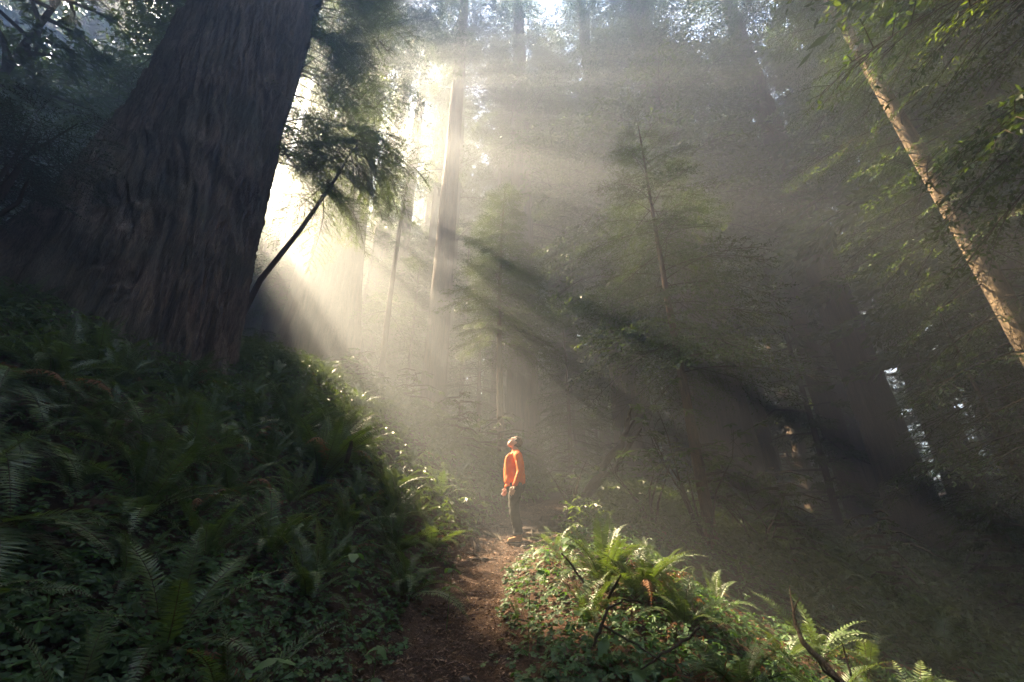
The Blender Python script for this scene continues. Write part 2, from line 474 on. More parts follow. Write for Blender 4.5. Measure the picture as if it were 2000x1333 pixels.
def make_bough(name, seed, L=3.0, nsec=26, leafL=0.075, leafW=0.02, droop=0.22, step=0.045, spread=0.42, leafmat=None, ter=0.22, fluff=0.25, bare=0.12):
    rg = np.random.default_rng(seed)
    mb = MB()
    k = 10
    t = np.linspace(0, 1, k)
    ph = rg.uniform(0, 6)
    P = np.stack([t * L, 0.05 * L * np.sin(t * 3 + ph), 0.10 * L * t - droop * L * t ** 2], -1)
    P[:, 1] -= P[0, 1]
    tube(mb, P, 0.022 * L / 3 * (1 - 0.85 * t), 4, 0, 0.5)
    B_, D_, U_, L_, T_ = [], [], [], [], []
    def leaves_on(A, Bp, n0, tilt):
        d = Bp - A; ln = np.linalg.norm(d); d = d / ln
        n = max(3, int(ln / step))
        s = (np.arange(n) + 0.5) / n
        side = norm(np.cross(d, tilt)); sg = np.where(np.arange(n) % 2 == 0, 1, -1)[:, None]
        dirs = d * 0.75 + side * sg * 0.8 + rg.normal(0, fluff, (n, 3))
        dirs /= np.linalg.norm(dirs, axis=1)[:, None]
        B_.append(A + d * ln * s[:, None]); D_.append(dirs)
        up = tilt + rg.normal(0, fluff * 1.2, (n, 3)); U_.append(up)
        L_.append(leafL * rg.uniform(0.7, 1.15, n) * (1 - 0.35 * s)); T_.append(np.clip(n0 + rg.normal(0, 0.22, n), 0, 1))
    sg = 1
    for i in range(nsec):
        u = bare + (1 - bare) * (i + rg.uniform(0, 0.8)) / nsec
        u = min(u, 0.995)
        p = np.array([np.interp(u, t, P[:, c]) for c in range(3)])
        sg = -sg
        ln = L * spread * (math.sin(PI * min(1, (u + 0.25) / 1.25) ** 0.9) ** 0.7 * 0.9 + 0.12) * rg.uniform(0.65, 1.15)
        ang = R(rg.uniform(42, 68)) * sg * (1 - 0.5 * u ** 3)
        dz = rg.normal(-0.12, 0.12)
        d = norm([math.cos(ang), math.sin(ang), dz])
        q = p + d * ln * 0.55; e = p + d * ln + np.array([0.06 * ln, 0, -0.16 * ln])
        tube(mb, [p, q, e], [0.007, 0.005, 0.002], 3, 0, 0.5, cap=False)
        tilt = norm([rg.normal(0, 0.25), rg.normal(0, 0.25), 1])
        tone = rg.uniform(0.2, 0.8)
        leaves_on(p + (q - p) * 0.25, q, tone, tilt); leaves_on(q, e, tone + 0.1, tilt)
        nt_ = int(ln / ter)
        s2 = 1
        for j in range(nt_):
            s2 = -s2
            w = (j + rg.uniform(0.2, 0.9)) / max(nt_, 1)
            a = (p + (q - p) * w * 2) if w < 0.5 else (q + (e - q) * (w - 0.5) * 2)
            an = R(rg.uniform(40, 60)) * s2
            dd = np.array([d[0] * math.cos(an) - d[1] * math.sin(an), d[0] * math.sin(an) + d[1] * math.cos(an), d[2] - 0.15 + rg.normal(0, 0.1)])
            ln2 = ln * rg.uniform(0.22, 0.42) * (1.1 - w * 0.6)
            leaves_on(a, a + norm(dd) * ln2, tone, tilt)
    leaf_quads(mb, np.concatenate(B_), np.concatenate(D_), np.concatenate(U_), np.concatenate(L_), leafW * np.concatenate(L_) / leafL, 1, np.concatenate(T_))
    mb2 = mb
    return mb2

NEAR = [make_bough("bough", 100 + i, droop=0.18 + 0.06 * (i % 3)).build("bough", [M_TWIG, M_NEEDLE]) for i in range(4)]
HANG = [make_bough("bough", 200 + i, droop=0.5, nsec=30, leafL=0.085, leafW=0.022, fluff=0.35, spread=0.38, step=0.04, bare=0.25).build("bough", [M_TWIG, M_NEEDLE]) for i in range(4)]
THIN = [make_bough("bough", 300 + i, droop=0.3, nsec=18, leafL=0.06, leafW=0.015, step=0.055, fluff=0.3, ter=0.28, bare=0.2).build("bough", [M_TWIG, M_NEEDLE]) for i in range(3)]
GREEN = [make_bough("bough", 400 + i, droop=0.25, nsec=22, leafL=0.12, leafW=0.035, step=0.075, ter=0.3).build("bough", [M_TWIG, M_GREENLEAF]) for i in range(3)]
DARK = [make_bough("bough", 450 + i, L=1.6, droop=0.05, nsec=18, leafL=0.075, leafW=0.03, step=0.04, ter=0.13, spread=0.5, fluff=0.5, bare=0.35).build("bough", [M_TWIG, M_DARKLEAF]) for i in range(3)]

FARBOUGH = [make_bough("bough", 700 + i, L=3.0, nsec=20, leafL=0.17, leafW=0.06, droop=0.3 + 0.1 * i, step=0.085, ter=0.3, fluff=0.5, spread=0.45, bare=0.15).build("bough", [M_TWIG, M_FARLEAF]) for i in range(3)]
MIDBOUGH = [make_bough("bough", 720 + i, L=3.0, nsec=28, leafL=0.12, leafW=0.048, droop=0.25 + 0.08 * i, step=0.05, ter=0.24, fluff=0.5, spread=0.45, bare=0.15).build("bough", [M_TWIG, M_FARLEAF]) for i in range(3)]

def add_boughs(root, spec, protos, rg, label=None, few=None, grow=0.0, keep=0):
    """spec: iterable of (x,y,z, heading, tilt, scale) relative to the root"""
    for k, (x, y, z, hd, tilt, sc) in enumerate(spec):
        kept = keep and rg.random() < keep
        if bough_blocks(root.location, (x, y, z), hd, tilt, 3.0 * sc, grow=grow, few=(5 if keep < 0.1 else 0) if kept else few): continue
        o = bpy.data.objects.new("bough", protos[int(rg.integers(len(protos)))])
        C.objects.link(o); o.parent = root
        o.location = (x, y, z)
        o.rotation_euler = (rg.normal(0, 0.12), tilt, hd)
        o.scale = (sc, sc * rg.uniform(0.85, 1.15), sc)

def trunk_axis(base, h, lean=(0, 0), bend=0.1, n=12, seed=0):
    rg = np.random.default_rng(seed)
    t = np.linspace(0, 1, n)
    bx, by = rg.normal(0, bend, 2)
    return np.stack([lean[0] * t + bx * np.sin(PI * t), lean[1] * t + by * np.sin(PI * t), h * t], -1)

def conifer(name, label, cat, base, h, r0, protos, nb, z0, blen, seed, lean=(0, 0), group=None, top_len=0.25, mat=None, seg=18, tilt=(0.05, 0.35), bend=0.15, only=None, flare=0.25):
    """a tree whose boughs are parts"""
    rg = np.random.default_rng(seed)
    root = thing(name, label, cat, base, 0, group)
    ax = trunk_axis(base, h, lean, bend, seed=seed)
    ax[0, 2] -= 0.4
    tm = trunk_mesh("trunk", ax, r0, r0 * 0.12, seg=seg, rows=26, flare=flare, flare_h=0.35, lobes=5, rough=0.07, mat=mat or M_SAP_BARK, seed=seed, freq=6, power=1.0)
    obj("trunk", tm, root)
    sp = []
    hs = np.linspace(0, 1, len(ax))
    ang = rg.uniform(0, 6)
    for i in range(nb):
        f = (i + rg.uniform(0, 0.9)) / nb
        z = z0 + (h - z0) * f
        x = np.interp(z / h, hs, ax[:, 0]); y = np.interp(z / h, hs, ax[:, 1])
        ang += 2.4 + rg.normal(0, 0.4)
        if only is not None:
            ang = R(rg.uniform(*only))
        ln = blen * (top_len + (1 - top_len) * (1 - f) ** 0.8) * rg.uniform(0.7, 1.15)
        sp.append((x, y, z, ang, rg.uniform(*tilt) * (1 - 1.2 * f) - 0.1 * f, ln / 3.0))
    add_boughs(root, sp, protos, rg)
    return root

# ------------------------------------------------------------------ far crowns (one mesh each, shared)
def far_crown(name, seed, h, R0, nb, leafL=0.3, leafW=0.10, lo=0.0, gaps=0.25, per=420, mat=None, top=0.2):
    """a whole crown of drooping boughs built from leaf clusters round the z axis"""
    rg = np.random.default_rng(seed)
    mb = MB()
    B_, D_, U_, T_ = [], [], [], []
    ang = 0
    for i in range(nb):
        f = (i + rg.uniform(0, 1)) / nb
        z = h * (lo + (1 - lo) * f)
        ang += 2.4 + rg.normal(0, 0.5)
        ln = R0 * (top + (1 - top) * (1 - f) ** 0.75) * rg.uniform(0.55, 1.15)
        d = np.array([math.cos(ang), math.sin(ang), 0]); s = np.array([-d[1], d[0], 0])
        drp = rg.uniform(0.15, 0.5)
        tube(mb, [[0, 0, z], d * ln * 0.5 + [0, 0, z + 0.02 * ln], d * ln + [0, 0, z - drp * ln * 0.7]], [0.05, 0.03, 0.01], 3, 0, 0.5, cap=False)
        n = int(per * (ln / R0) ** 1.3 * rg.uniform(0.5, 1.1))
        if n < 8: continue
        # clustered along the bough
        nc = max(3, int(ln * 2.0))
        cu = rg.uniform(0.15, 1, nc); cw = rg.normal(0, 0.22, nc) * (1.15 - cu); cz = rg.normal(0, 0.04, nc)
        c = rg.integers(nc, size=n)
        u = np.clip(cu[c] + rg.normal(0, 0.07, n), 0.03, 1.1)
        w = cw[c] + rg.normal(0, 0.07, n)
        p = d * (u * ln)[:, None] + s * (w * ln)[:, None]
        p[:, 2] += z - drp * ln * u ** 2 * 0.7 - 0.25 * ln * np.abs(w) + (cz[c] + rg.normal(0, 0.022, n)) * ln
        dirs = d[None] * 0.8 + s[None] * np.sign(w)[:, None] * 0.6 + rg.normal(0, 0.45, (n, 3)) + np.array([0, 0, -0.35])
        dirs /= np.linalg.norm(dirs, axis=1)[:, None]
        B_.append(p); D_.append(dirs); U_.append(np.array([0, 0, 1.0]) + rg.normal(0, 0.5, (n, 3)))
        T_.append(np.clip(rg.uniform(0.2, 0.8) + rg.normal(0, 0.15, n), 0, 1))
    B_ = np.concatenate(B_); n = len(B_)
    Ls = leafL * rg.uniform(0.6, 1.2, n)
    leaf_quads(mb, B_, np.concatenate(D_), np.concatenate(U_), Ls, leafW * Ls / leafL, 1, np.concatenate(T_))
    return mb.build(name, [M_TWIG, mat or M_FARLEAF])

CROWN = [far_crown("crown", 500 + i, 30, 4.2, 90, leafL=0.30, leafW=0.11, per=640) for i in range(3)]     # tall redwood crowns, 30 m
CROWN_MID = [far_crown("crown", 520 + i, 26, 3.6, 90, leafL=0.2, leafW=0.07, per=620) for i in range(2)]   # finer, for nearer trees
UNDER = [far_crown("crown", 540 + i, 9, 2.6, 42, leafL=0.17, leafW=0.055, per=420, top=0.12) for i in range(3)]   # understorey trees, 9 m
BUSH = [far_crown("crown", 560 + i, 2.2, 1.5, 22, leafL=0.11, leafW=0.04, per=260, top=0.5) for i in range(3)]

def redwood(name, label, base, h, r0, z0, crown, seed, group=None, cat="tree", cscale=1.0, csz=None, seg=40, lean=(0, 0), mat=None, flare=0.7, flare_h=1.6, ncrown=1, rows=50, boughs=False, few=None):
    rg = np.random.default_rng(seed)
    h = min(h, 47.0 - base[2])
    root = thing(name, label, cat, base, 0, group)
    ax = trunk_axis(base, h, lean, 0.15, seed=seed)
    ax[0, 2] -= 0.8
    obj("trunk", trunk_mesh("trunk", ax, r0, r0 * 0.35, seg=seg, rows=rows, flare=flare, flare_h=flare_h, lobes=6, rough=0.045, mat=mat or M_BARK, seed=seed), root)
    sa, sb, sh = sun_plane(np.array(base))
    if crown is not None and ((1.0 < sa[0] < 21 and sh[0] > 6) or boughs):
        nb = int(min(280, (h - z0) * (8.5 if h > 20 else 9)))
        sp = []
        hs = np.linspace(0, 1, len(ax)); ang = rg.uniform(0, 6)
        R0 = 4.4 * cscale if h > 20 else 2.6 * cscale
        for i in range(nb):
            f = (i + rg.uniform(0, 1)) / nb
            z = z0 + (h - z0) * f; ang += 2.4 + rg.normal(0, 0.5)
            ln = R0 * (0.25 + 0.75 * (1 - f) ** 0.7) * rg.uniform(0.55, 1.15)
            sp.append((np.interp(z / h, hs, ax[:, 0]), np.interp(z / h, hs, ax[:, 1]), z, ang, rg.uniform(0.0, 0.45) - 0.25 * f, ln / 3.0))
        D_ = math.hypot(base[0], base[1])
        add_boughs(root, sp, few=few, grow=0.05, keep=0.02, rg=rg, protos=MIDBOUGH if D_ < 17 else (FARBOUGH + MIDBOUGH[:1] if D_ < 26 else FARBOUGH))
    elif crown is not None:
        for k in range(ncrown):
            c = obj("crown", crown[int(rg.integers(len(crown)))], root)
            fz = z0 / h
            c.location = (lean[0] * fz, lean[1] * fz, z0)
            c.rotation_euler = (-lean[1] / h, lean[0] / h, rg.uniform(0, 6.28))
            zs = csz if csz else (h - z0 + 1.5) / 30.0
            c.scale = (cscale, cscale, zs)
    return root

# ---- the giant leaning trunk at upper left
def giant():
    az, D = -44.5, 10.0
    base = Vector((D * math.sin(R(az)), D * math.cos(R(az)), 0))
    base.z = ground(base.x + 0.6, base.y - 1.0) - 0.6
    root = thing("giant_redwood", "giant dark redwood with furrowed bark filling the upper left above the ferns", "tree", base)
    rows, seg, H0 = 420, 360, 27.0
    tt = np.linspace(0, 1, rows)
    a = np.linspace(0, 2 * PI, seg, endpoint=False)
    hh = H0 * (0.55 * tt + 0.45 * tt ** 2.2)
    A, Hh = np.meshgrid(a, hh)
    rad = 1.34 - 0.011 * Hh
    # direction of the big root on the side away from the path (left in the picture)
    def lobe(a0, width): 
        dd = (A - a0 + PI) % (2 * PI) - PI
        return np.exp(-(dd / width) ** 2)
    left = math.atan2(-math.cos(R(az)) * -math.sin(R(-az)) * 0 - 0.70, -0.71)
    left = math.atan2(-0.75, -0.66)
    rad = rad + 1.35 * lobe(left, 0.55) * np.exp(-np.maximum(Hh - 1.2, 0) / 2.0)
    rad = rad + 0.35 * lobe(-1.05, 0.5) * np.exp(-Hh / 1.6) + 0.30 * lobe(0.6, 0.5) * np.exp(-Hh / 2.0) + 0.3 * lobe(2.2, 0.7) * np.exp(-Hh / 2.0)
    tw = 0.10 * Hh                                         # the bark spirals slightly
    ca, sa = np.cos(A + tw), np.sin(A + tw)
    warp = 0.9 * fbm(np.stack([ca * 1.5, sa * 1.5, Hh * 0.35], -1), 3)
    q = np.stack([ca * 5.5 + warp, sa * 5.5 + warp, Hh * 0.5 + warp * 0.8], -1)
    f1 = ridged(q, 4)
    q2 = np.stack([ca * 22 + warp * 3, sa * 22, Hh * 1.1], -1)
    f2 = ridged(q2, 3)
    big = fbm(np.stack([ca * 1.6, sa * 1.6, Hh * 0.16], -1), 3)
    rad = rad * (1 + 0.055 * big) + 0.095 * f1 + 0.034 * f2
    lean = np.array([-0.35, 0.0])
    V = np.stack([rad * np.cos(A) + lean[0] * Hh / 14, rad * np.sin(A) + lean[1] * Hh / 14, Hh], -1).reshape(-1, 3)
    i = np.arange(rows - 1)[:, None] * seg; j = np.arange(seg)[None]; j2 = (j + 1) % seg
    F = np.stack([i + j, i + j2, i + seg + j2, i + seg + j], -1).reshape(-1, 4)
    obj("trunk", mesh("trunk", V, [F], [M_BARK_GIANT], [0], True), root)
    for k in range(3):
        c = obj("crown", CROWN_MID[k % 2], root); c.location = (-0.5, 0, 16 + 3 * k); c.scale = (1.25, 1.25, 0.8); c.rotation_euler = (0, 0, k * 2.0)
    return root
giant()

# ---- hanging foliage right and left of the giant trunk
def hanging(name, label, base, h, r0, n, zlo, zhi, head, blen, seed, tilt=(0.0, 0.5), protos=None, lean=(0, 0), mat=None):
    rg = np.random.default_rng(seed)
    root = thing(name, label, "tree", base)
    ax = trunk_axis(base, h, lean, 0.1, seed=seed); ax[0, 2] -= 0.4
    obj("trunk", trunk_mesh("trunk", ax, r0, r0 * 0.3, seg=16, rows=24, flare=0.3, flare_h=0.5, lobes=5, rough=0.06, mat=mat or M_SAP_BARK, seed=seed, freq=6), root)
    sp = []
    for i in range(n):
        z = rg.uniform(zlo, zhi)
        x = lean[0] * z / h; y = lean[1] * z / h
        sp.append((x, y, z, R(rg.uniform(*head)), rg.uniform(*tilt), blen * rg.uniform(0.6, 1.15) / 3))
    add_boughs(root, sp, protos or HANG, rg, few=4, grow=-0.2, keep=0.12)
    return root

b = polar(-38.5, 12.5)
hanging("hemlock_tree", "slender tree behind the giant trunk with backlit boughs hanging on its right", b, 22, 0.2, 112, 6.0, 21, (-60, 60), 3.7, 11)
b = polar(-50.5, 13)
hanging("hemlock_tree", "slender tree behind the giant trunk with dark boughs hanging on its upper left", b, 22, 0.2, 40, 10.5, 20, (150, 240), 3.4, 12)

# leaning stem that comes out from behind the giant trunk
def leaning_sapling():
    Y = 9.2
    p0 = np.array([-6.9, Y, ground(-6.9, Y) - 0.2]); p1 = np.array(at(508, 548, Y)); p2 = np.array(at(655, 350, Y)); p3 = np.array(at(690, 290, Y))
    root = thing("leaning_sapling", "slanting sapling with bare dark stem coming out beside the giant trunk", "tree", p0)
    P = np.array([p0, p0 * 0.4 + p1 * 0.6, p1, p1 * 0.5 + p2 * 0.5 + [0.03, 0, -0.12], p2, p3]) - p0
    mb = MB(); tube(mb, P, [0.1, 0.08, 0.07, 0.06, 0.045, 0.02], 10, 0, 0.5, rough=0.08)
    obj("trunk", mb.build("trunk", [M_TWIG], True), root)
    rg = np.random.default_rng(21)
    sp = []
    for i in range(36):
        u = rg.uniform(0.0, 1.0)
        p = (p1 * (1 - u) + p2 * u) * (1) - p0
        u2 = 0.55 + 0.6 * u
        p = (p1 + (p3 - p1) * u2) - p0
        hd = rg.uniform(-100, 200)
        sp.append((*p, R(hd), rg.uniform(0.0, 0.7), rg.uniform(1.4, 2.6) / 3))
    # the dense top that sweeps over to the right
    for i in range(18):
        p = p3 - p0 + np.array([rg.normal(0, 0.15), rg.normal(0, 0.2), rg.normal(0, 0.15)])
        sp.append((*p, R(rg.uniform(-55, 45)), rg.uniform(0.1, 0.75), rg.uniform(1.6, 2.9) / 3))
    add_boughs(root, sp, HANG, rg, few=4, grow=-0.4, keep=0.3)
leaning_sapling()

# dark shrubby tree against the mist at the left edge
def dark_shrub_tree():
    rg = np.random.default_rng(31)
    Y = 4.6
    c = at(20, 262, Y)
    base = Vector((c.x + 0.15, Y, ground(c.x + 0.15, Y) - 0.1))
    root = thing("shrub_tree", "dark small-leaved shrub tree against the mist at the foot of the giant trunk", "tree", base)
    mb = MB()
    sp = []
    top = c.z - base.z
    for k in range(7):
        a = rg.uniform(0, 6.28); sp_r = rg.uniform(0.35, 0.95)
        e = np.array([math.cos(a) * sp_r, math.sin(a) * sp_r * 0.7, top + rg.uniform(-0.9, 0.6)])
        m1 = e * [0.25, 0.25, 0.4] + rg.normal(0, 0.08, 3); m2 = e * [0.6, 0.6, 0.75] + rg.normal(0, 0.1, 3)
        tube(mb, [[0, 0, 0], m1, m2, e], [0.06, 0.045, 0.028, 0.01], 6, 0, 0.5)
        for j in range(11):
            u = rg.uniform(0.45, 1.0)
            q = m1 + (e - m1) * u
            sp.append((*q, rg.uniform(0, 6.28), rg.uniform(-0.6, 0.3), rg.uniform(0.3, 0.62)))
    obj("trunk", mb.build("trunk", [M_TWIG], True), root)
    add_boughs(root, sp, DARK, rg)
dark_shrub_tree()

# ---- the big trunks that can be told apart
BIG = [
    # name, label, az, D, h, r, z0, crown set, cscale, flare, leans
    ("redwood_tree", "broad pale trunk with flared base standing in the light shafts right of the giant", -26.2, 19, 44, 1.12, 12.5, CROWN_MID, 1.25, 1.5, 3.2),
    ("redwood_tree", "faint trunk seen in the gap between the giant and the flared trunk", -33.6, 40, 40, 1.1, 13, CROWN, 1.0, 0.5, 1.6),
    ("redwood_tree", "straight narrow trunk in the bright mist, dense crown starting high above", -11.0, 20, 44, 0.58, 13.5, CROWN_MID, 1.1, 0.5, 1.6),
    ("redwood_tree", "tall grey trunk directly behind the hiker, striped by light beams", 1.5, 21, 45, 0.82, 15, CROWN_MID, 1.3, 0.5, 1.6),
    ("redwood_tree", "wide misty trunk right of the one behind the hiker", 7.4, 28, 44, 1.1, 14, CROWN, 1.5, 0.4, 1.6),
    ("redwood_tree", "big ribbed trunk behind the thin leaning conifer right of centre", 26.8, 19, 44, 1.05, 14, CROWN_MID, 1.3, 0.5, 1.8),
    ("redwood_tree", "heavy dark trunk in the blue shade at centre right", 41.6, 22, 43, 0.72, 15, CROWN_MID, 1.2, 0.6, 2.0),
    ("redwood_tree", "dim trunk with brown patch behind the sunlit slanting trunk", 45.8, 30, 37, 0.7, 10, CROWN, 1.1, 0.5, 1.6),
]
for k, (nm, lb, az, D, h, r, z0, cr, cs, fl, fh) in enumerate(BIG):
    redwood(nm, lb, polar(az, D), h, r, z0, cr, 40 + k, cscale=cs, flare=fl, flare_h=fh, csz=(h - z0 + 1) / (26.0 if cr is CROWN_MID else 30.0), ncrown=2, boughs=D < 25, few=NKEY)

# the sunlit slanting trunk on the right
conifer("fir_tree", "pale sunlit trunk slanting up from the right edge", "tree", polar(53.6, 12.5), 30, 0.22, GREEN, 170, 3.0, 3.0, 61, mat=M_BARK_PALE, lean=(-0.6, 0.3), seg=28, tilt=(0.1, 0.6))
# small trees in front
conifer("young_hemlock", "young conifer standing just left of the hiker with a dark layered crown", "tree", polar(-1.3, 14), 11.6, 0.13, MIDBOUGH, 110, 4.2, 2.5, 62, tilt=(0.0, 0.35))
conifer("young_hemlock", "slim leaning conifer right of the dead forked branch, wide drooping boughs", "tree", polar(23.4, 9.3), 10.9, 0.12, MIDBOUGH + THIN[:2] + GREEN[:1], 86, 3.4, 2.9, 63, lean=(-0.05, 0), tilt=(0.1, 0.5))
conifer("young_hemlock", "thin dark sapling under the sunlit trunk near the right edge", "tree", polar(49.5, 14), 7.5, 0.08, GREEN, 40, 2.6, 2.2, 64, lean=(-0.2, 0))
conifer("young_hemlock", "small leafy conifer at mid height between the dark trunk and the sunlit trunk", "tree", polar(46.5, 19), 9.5, 0.1, GREEN, 46, 1.5, 2.6, 65)
conifer("young_hemlock", "hazy young conifer low behind the hiker's right shoulder", "tree", polar(7.6, 18), 7.6, 0.1, MIDBOUGH, 60, 0.8, 2.4, 66)
conifer("young_hemlock", "yellow-green young conifer in the haze beneath the layered crown", "tree", polar(-4.5, 20), 9.0, 0.12, GREEN, 50, 2.0, 2.8, 67)
# tree outside the right edge whose boughs hang into the top right corner
b = polar(69, 8.6)
hanging("fir_tree", "boughs with bright green tips hanging into the top right corner", b, 20, 0.25, 20, 7.4, 13, (120, 230), 3.3, 68, protos=MIDBOUGH + NEAR[:2] + GREEN[:1])
# ------------------------------------------------------------------ forest beyond
FAR = []
MARKS = [(-60, "left edge"), (90, "shrub tree"), (330, "giant"), (660, "flared trunk"), (850, "narrow trunk"), (1003, "hiker"), (1180, "dead branch"),
         (1330, "leaning conifer"), (1450, "ribbed trunk"), (1690, "dark trunk"), (1880, "sunlit trunk"), (2080, "right edge")]
def screen(p):
    dep = p[1] * _ct + p[2] * _st
    return (1000 + FPX * p[0] / max(dep, 0.1), 666.5 - FPX * (p[2] * _ct - p[1] * _st) / max(dep, 0.1))
def between(p):
    x = screen(p)[0]
    if x < MARKS[0][0]: return "beyond the left edge"
    for (x0, a_), (x1, b_) in zip(MARKS[:-1], MARKS[1:]):
        if x < x1: return f"between {a_} and {b_}"
    return "beyond the right edge"
def hides_big(az, D, w):
    """whether a tree here would stand in front of one of the big trunks that the view shows clearly"""
    return any(abs(az - a_) < w and D < d_ + 1 for a_, d_ in ((-26.2, 19), (-11.0, 20), (1.5, 21), (26.8, 19), (41.6, 22)))
def far_forest():
    rg = np.random.default_rng(90)
    placed = [polar(az, D) for (_a, _b, az, D, *_r) in BIG]
    n = 0
    zones = [(-78, -52, "left of the giant"), (-52, -20, "beyond the giant"), (-20, 8, "behind the hiker"), (8, 34, "right of centre"), (34, 78, "in the dark right side")]
    tries = 0
    while n < 150 and tries < 9000:
        tries += 1
        az = rg.uniform(-82, 82)
        D = rg.uniform(22, 100) if abs(az) < 48 else rg.uniform(15, 80)
        if n < 40: D = rg.uniform(17, 36)
        if abs(az) < 12 and D < 24: continue
        p = polar(az, D)
        sa, sb, sh = sun_plane(np.array(p))
        if 2.0 < sa[0] < 7.0 and 5 < sh[0] < 58: continue
        if az < -50 and (D < 38 or int(D * 10) % 2): continue
        if any((p - q).length < 4.2 for q in placed) or hides_big(az, D, 5.5): continue
        if (11.2 < sa[0] < 13.0 or 9.0 < sa[0] < 10.9) and 3 < sh[0] < 45: continue
        # gaps where the photograph shows sky between the crowns
        if any(abs(az - a) < w and D < dmx for a, w, dmx in HOLES): continue
        placed.append(p)
        z = [t for a, b_, t in zones if a <= az <= b_]
        z = z[0] if z else "at the edge"
        dist = "near" if D < 32 else ("middle" if D < 50 else "farthest")
        rr = rg.uniform(0.45, 1.0)
        kind = "slim" if rr < 0.6 else ("medium" if rr < 0.8 else "thick")
        lab = f"{kind} misty redwood, {dist} rank, {between(p)}"
        h = rg.uniform(36, 43)
        z0 = rg.uniform(5, 13) if D < 45 else rg.uniform(2, 7)
        redwood("redwood_tree", lab, p, h, rr, z0, CROWN, 200 + n, group=f"forest trees {z}, {dist} rank", cscale=rg.uniform(1.1, 1.6), seg=16, rows=22, flare=0.45, ncrown=1)
        n += 1
    # more forest on the left; unseen trees behind are added to hold back skylight
    for k in range(34):
        p = polar(rg.uniform(-80, -50), rg.uniform(40, 60))
        if any((p - q).length < 2.8 for q in placed): continue
        placed.append(p)
        redwood("redwood_tree", "blue-grey misty redwood left of the giant above the shrub tree", p, 46, rg.uniform(0.5, 1.0), rg.uniform(3, 9), CROWN, 2000 + k, group="blue-grey trees left of the giant", cscale=rg.uniform(1.6, 2.1), seg=14, rows=16, flare=0.45)
    for k, (az, D, z0) in enumerate([(-17.5, 27, 9), (-14.0, 34, 6), (-21.5, 36, 6), (-30.0, 23.5, 14), (-32.5, 27.5, 11), (-18.5, 45, 5), (-8.0, 36, 10)]):
        p = polar(az, D); placed.append(p)
        redwood("redwood_tree", f"sun-hazed redwood {between(p)}", p, 44, 0.6, z0, CROWN, 1300 + k, group="sun-hazed redwoods behind the flared and narrow trunks", cscale=1.35, seg=16, rows=22, flare=0.4, few=NKEY)
    for k in range(44):  # unseen outer ring with low crowns, added to close off skylight near the horizon
        az = rg.uniform(82, 278); D = rg.uniform(36, 62)
        p = polar(az, D)
        if any((p - q).length < 4.0 for q in placed): continue
        placed.append(p)
        redwood("redwood_tree", "redwood of the same forest added unseen behind the viewpoint to block skylight", p, 40, rg.uniform(0.4, 0.9), rg.uniform(2, 4), CROWN, 1100 + k, group="unseen trees added behind the viewpoint", cscale=2.0, seg=12, rows=14, flare=0.45)
    # and closes again beyond the lane the sun shines along
    for k in range(9):
        hh = rg.uniform(60, 74); aa = 2.2 + 0.62 * k + rg.uniform(-0.3, 0.3)
        q = _hd * hh + _e1 * aa
        p = Vector((q[0], q[1], ground(q[0], q[1])))
        placed.append(p)
        redwood("redwood_tree", "far redwood in the brightest mist between giant and flared trunk", p, 46, rg.uniform(0.5, 0.8), rg.uniform(2, 6), CROWN, 960 + k, group="far trees in the brightest mist", cscale=rg.uniform(1.2, 1.6), seg=12, rows=14, flare=0.45)
    for k in range(70):  # unseen nearer trees with high crowns, added to darken the foreground
        az = rg.uniform(84, 276); D = rg.uniform(9, 36)
        p = polar(az, D)
        if any((p - q).length < 4.0 for q in placed): continue
        placed.append(p)
        redwood("redwood_tree", "redwood of the same forest added unseen behind the viewpoint to block skylight", p, rg.uniform(34, 42), rg.uniform(0.4, 0.9), rg.uniform(11, 15), CROWN, 1000 + k, group="unseen trees added behind the viewpoint", cscale=1.7, seg=12, rows=14, flare=0.45)
    # understorey
    n = 0; tries = 0
    while n < 90 and tries < 5000:
        tries += 1
        az = rg.uniform(-66, 72); D = rg.uniform(17, 60)
        if abs(az) < 14 and D < 22: continue
        p = polar(az, D)
        sa, sb, sh = sun_plane(np.array(p))
        if 2.3 < sa[0] < 6.8 and 5 < sh[0] < 22: continue
        if any((p - q).length < 2.0 for q in placed) or hides_big(az, D, 7.0): continue
        placed.append(p)
        z = [t for a, b_, t in zones if a <= az <= b_][0]
        s = rg.uniform(0.6, 1.25) * (1 + D / 60)
        root = redwood("understorey_tree", f"{'small' if s < 1 else 'tall'} hazy understorey tree {between(p)}", p, 9 * s, 0.1 * s, 0.9 * s, UNDER, 400 + n, group=f"understorey trees {z}", cscale=s * rg.uniform(0.9, 1.2), csz=s, seg=8, rows=10, flare=0.3, flare_h=0.3, mat=M_TWIG)
        n += 1
    n = 0; tries = 0
    while n < 120 and tries < 6000:
        tries += 1
        az = rg.uniform(-66, 72); D = rg.uniform(10.5, 34)
        p = polar(az, D)
        if abs(p.x - pathx(p.y)) < 1.6 and p.y < 14: continue
        if p.x < -3 and D < 13: continue
        if any((p - q).length < 1.2 for q in placed): continue
        placed.append(p)
        z = [t for a, b_, t in zones if a <= az <= b_][0]
        s = rg.uniform(0.5, 1.1)
        o = obj("bush", BUSH[int(rg.integers(3))])
        tag(o, f"{'small' if s < 0.75 else 'large'} {'near' if D < 18 else ('misty' if D < 26 else 'faint')} low bush {between(p)}", "bush", f"low bushes {z}")
        o.location = (p.x, p.y, p.z - 0.15); o.rotation_euler = (0, 0, rg.uniform(0, 6.28)); o.scale = (s, s, s * rg.uniform(0.8, 1.2))
        n += 1
HOLES = [(46.6, 2.6, 200), (-6.6, 1.6, 200), (1.0, 1.6, 200)]
far_forest()
rgB = np.random.default_rng(123)
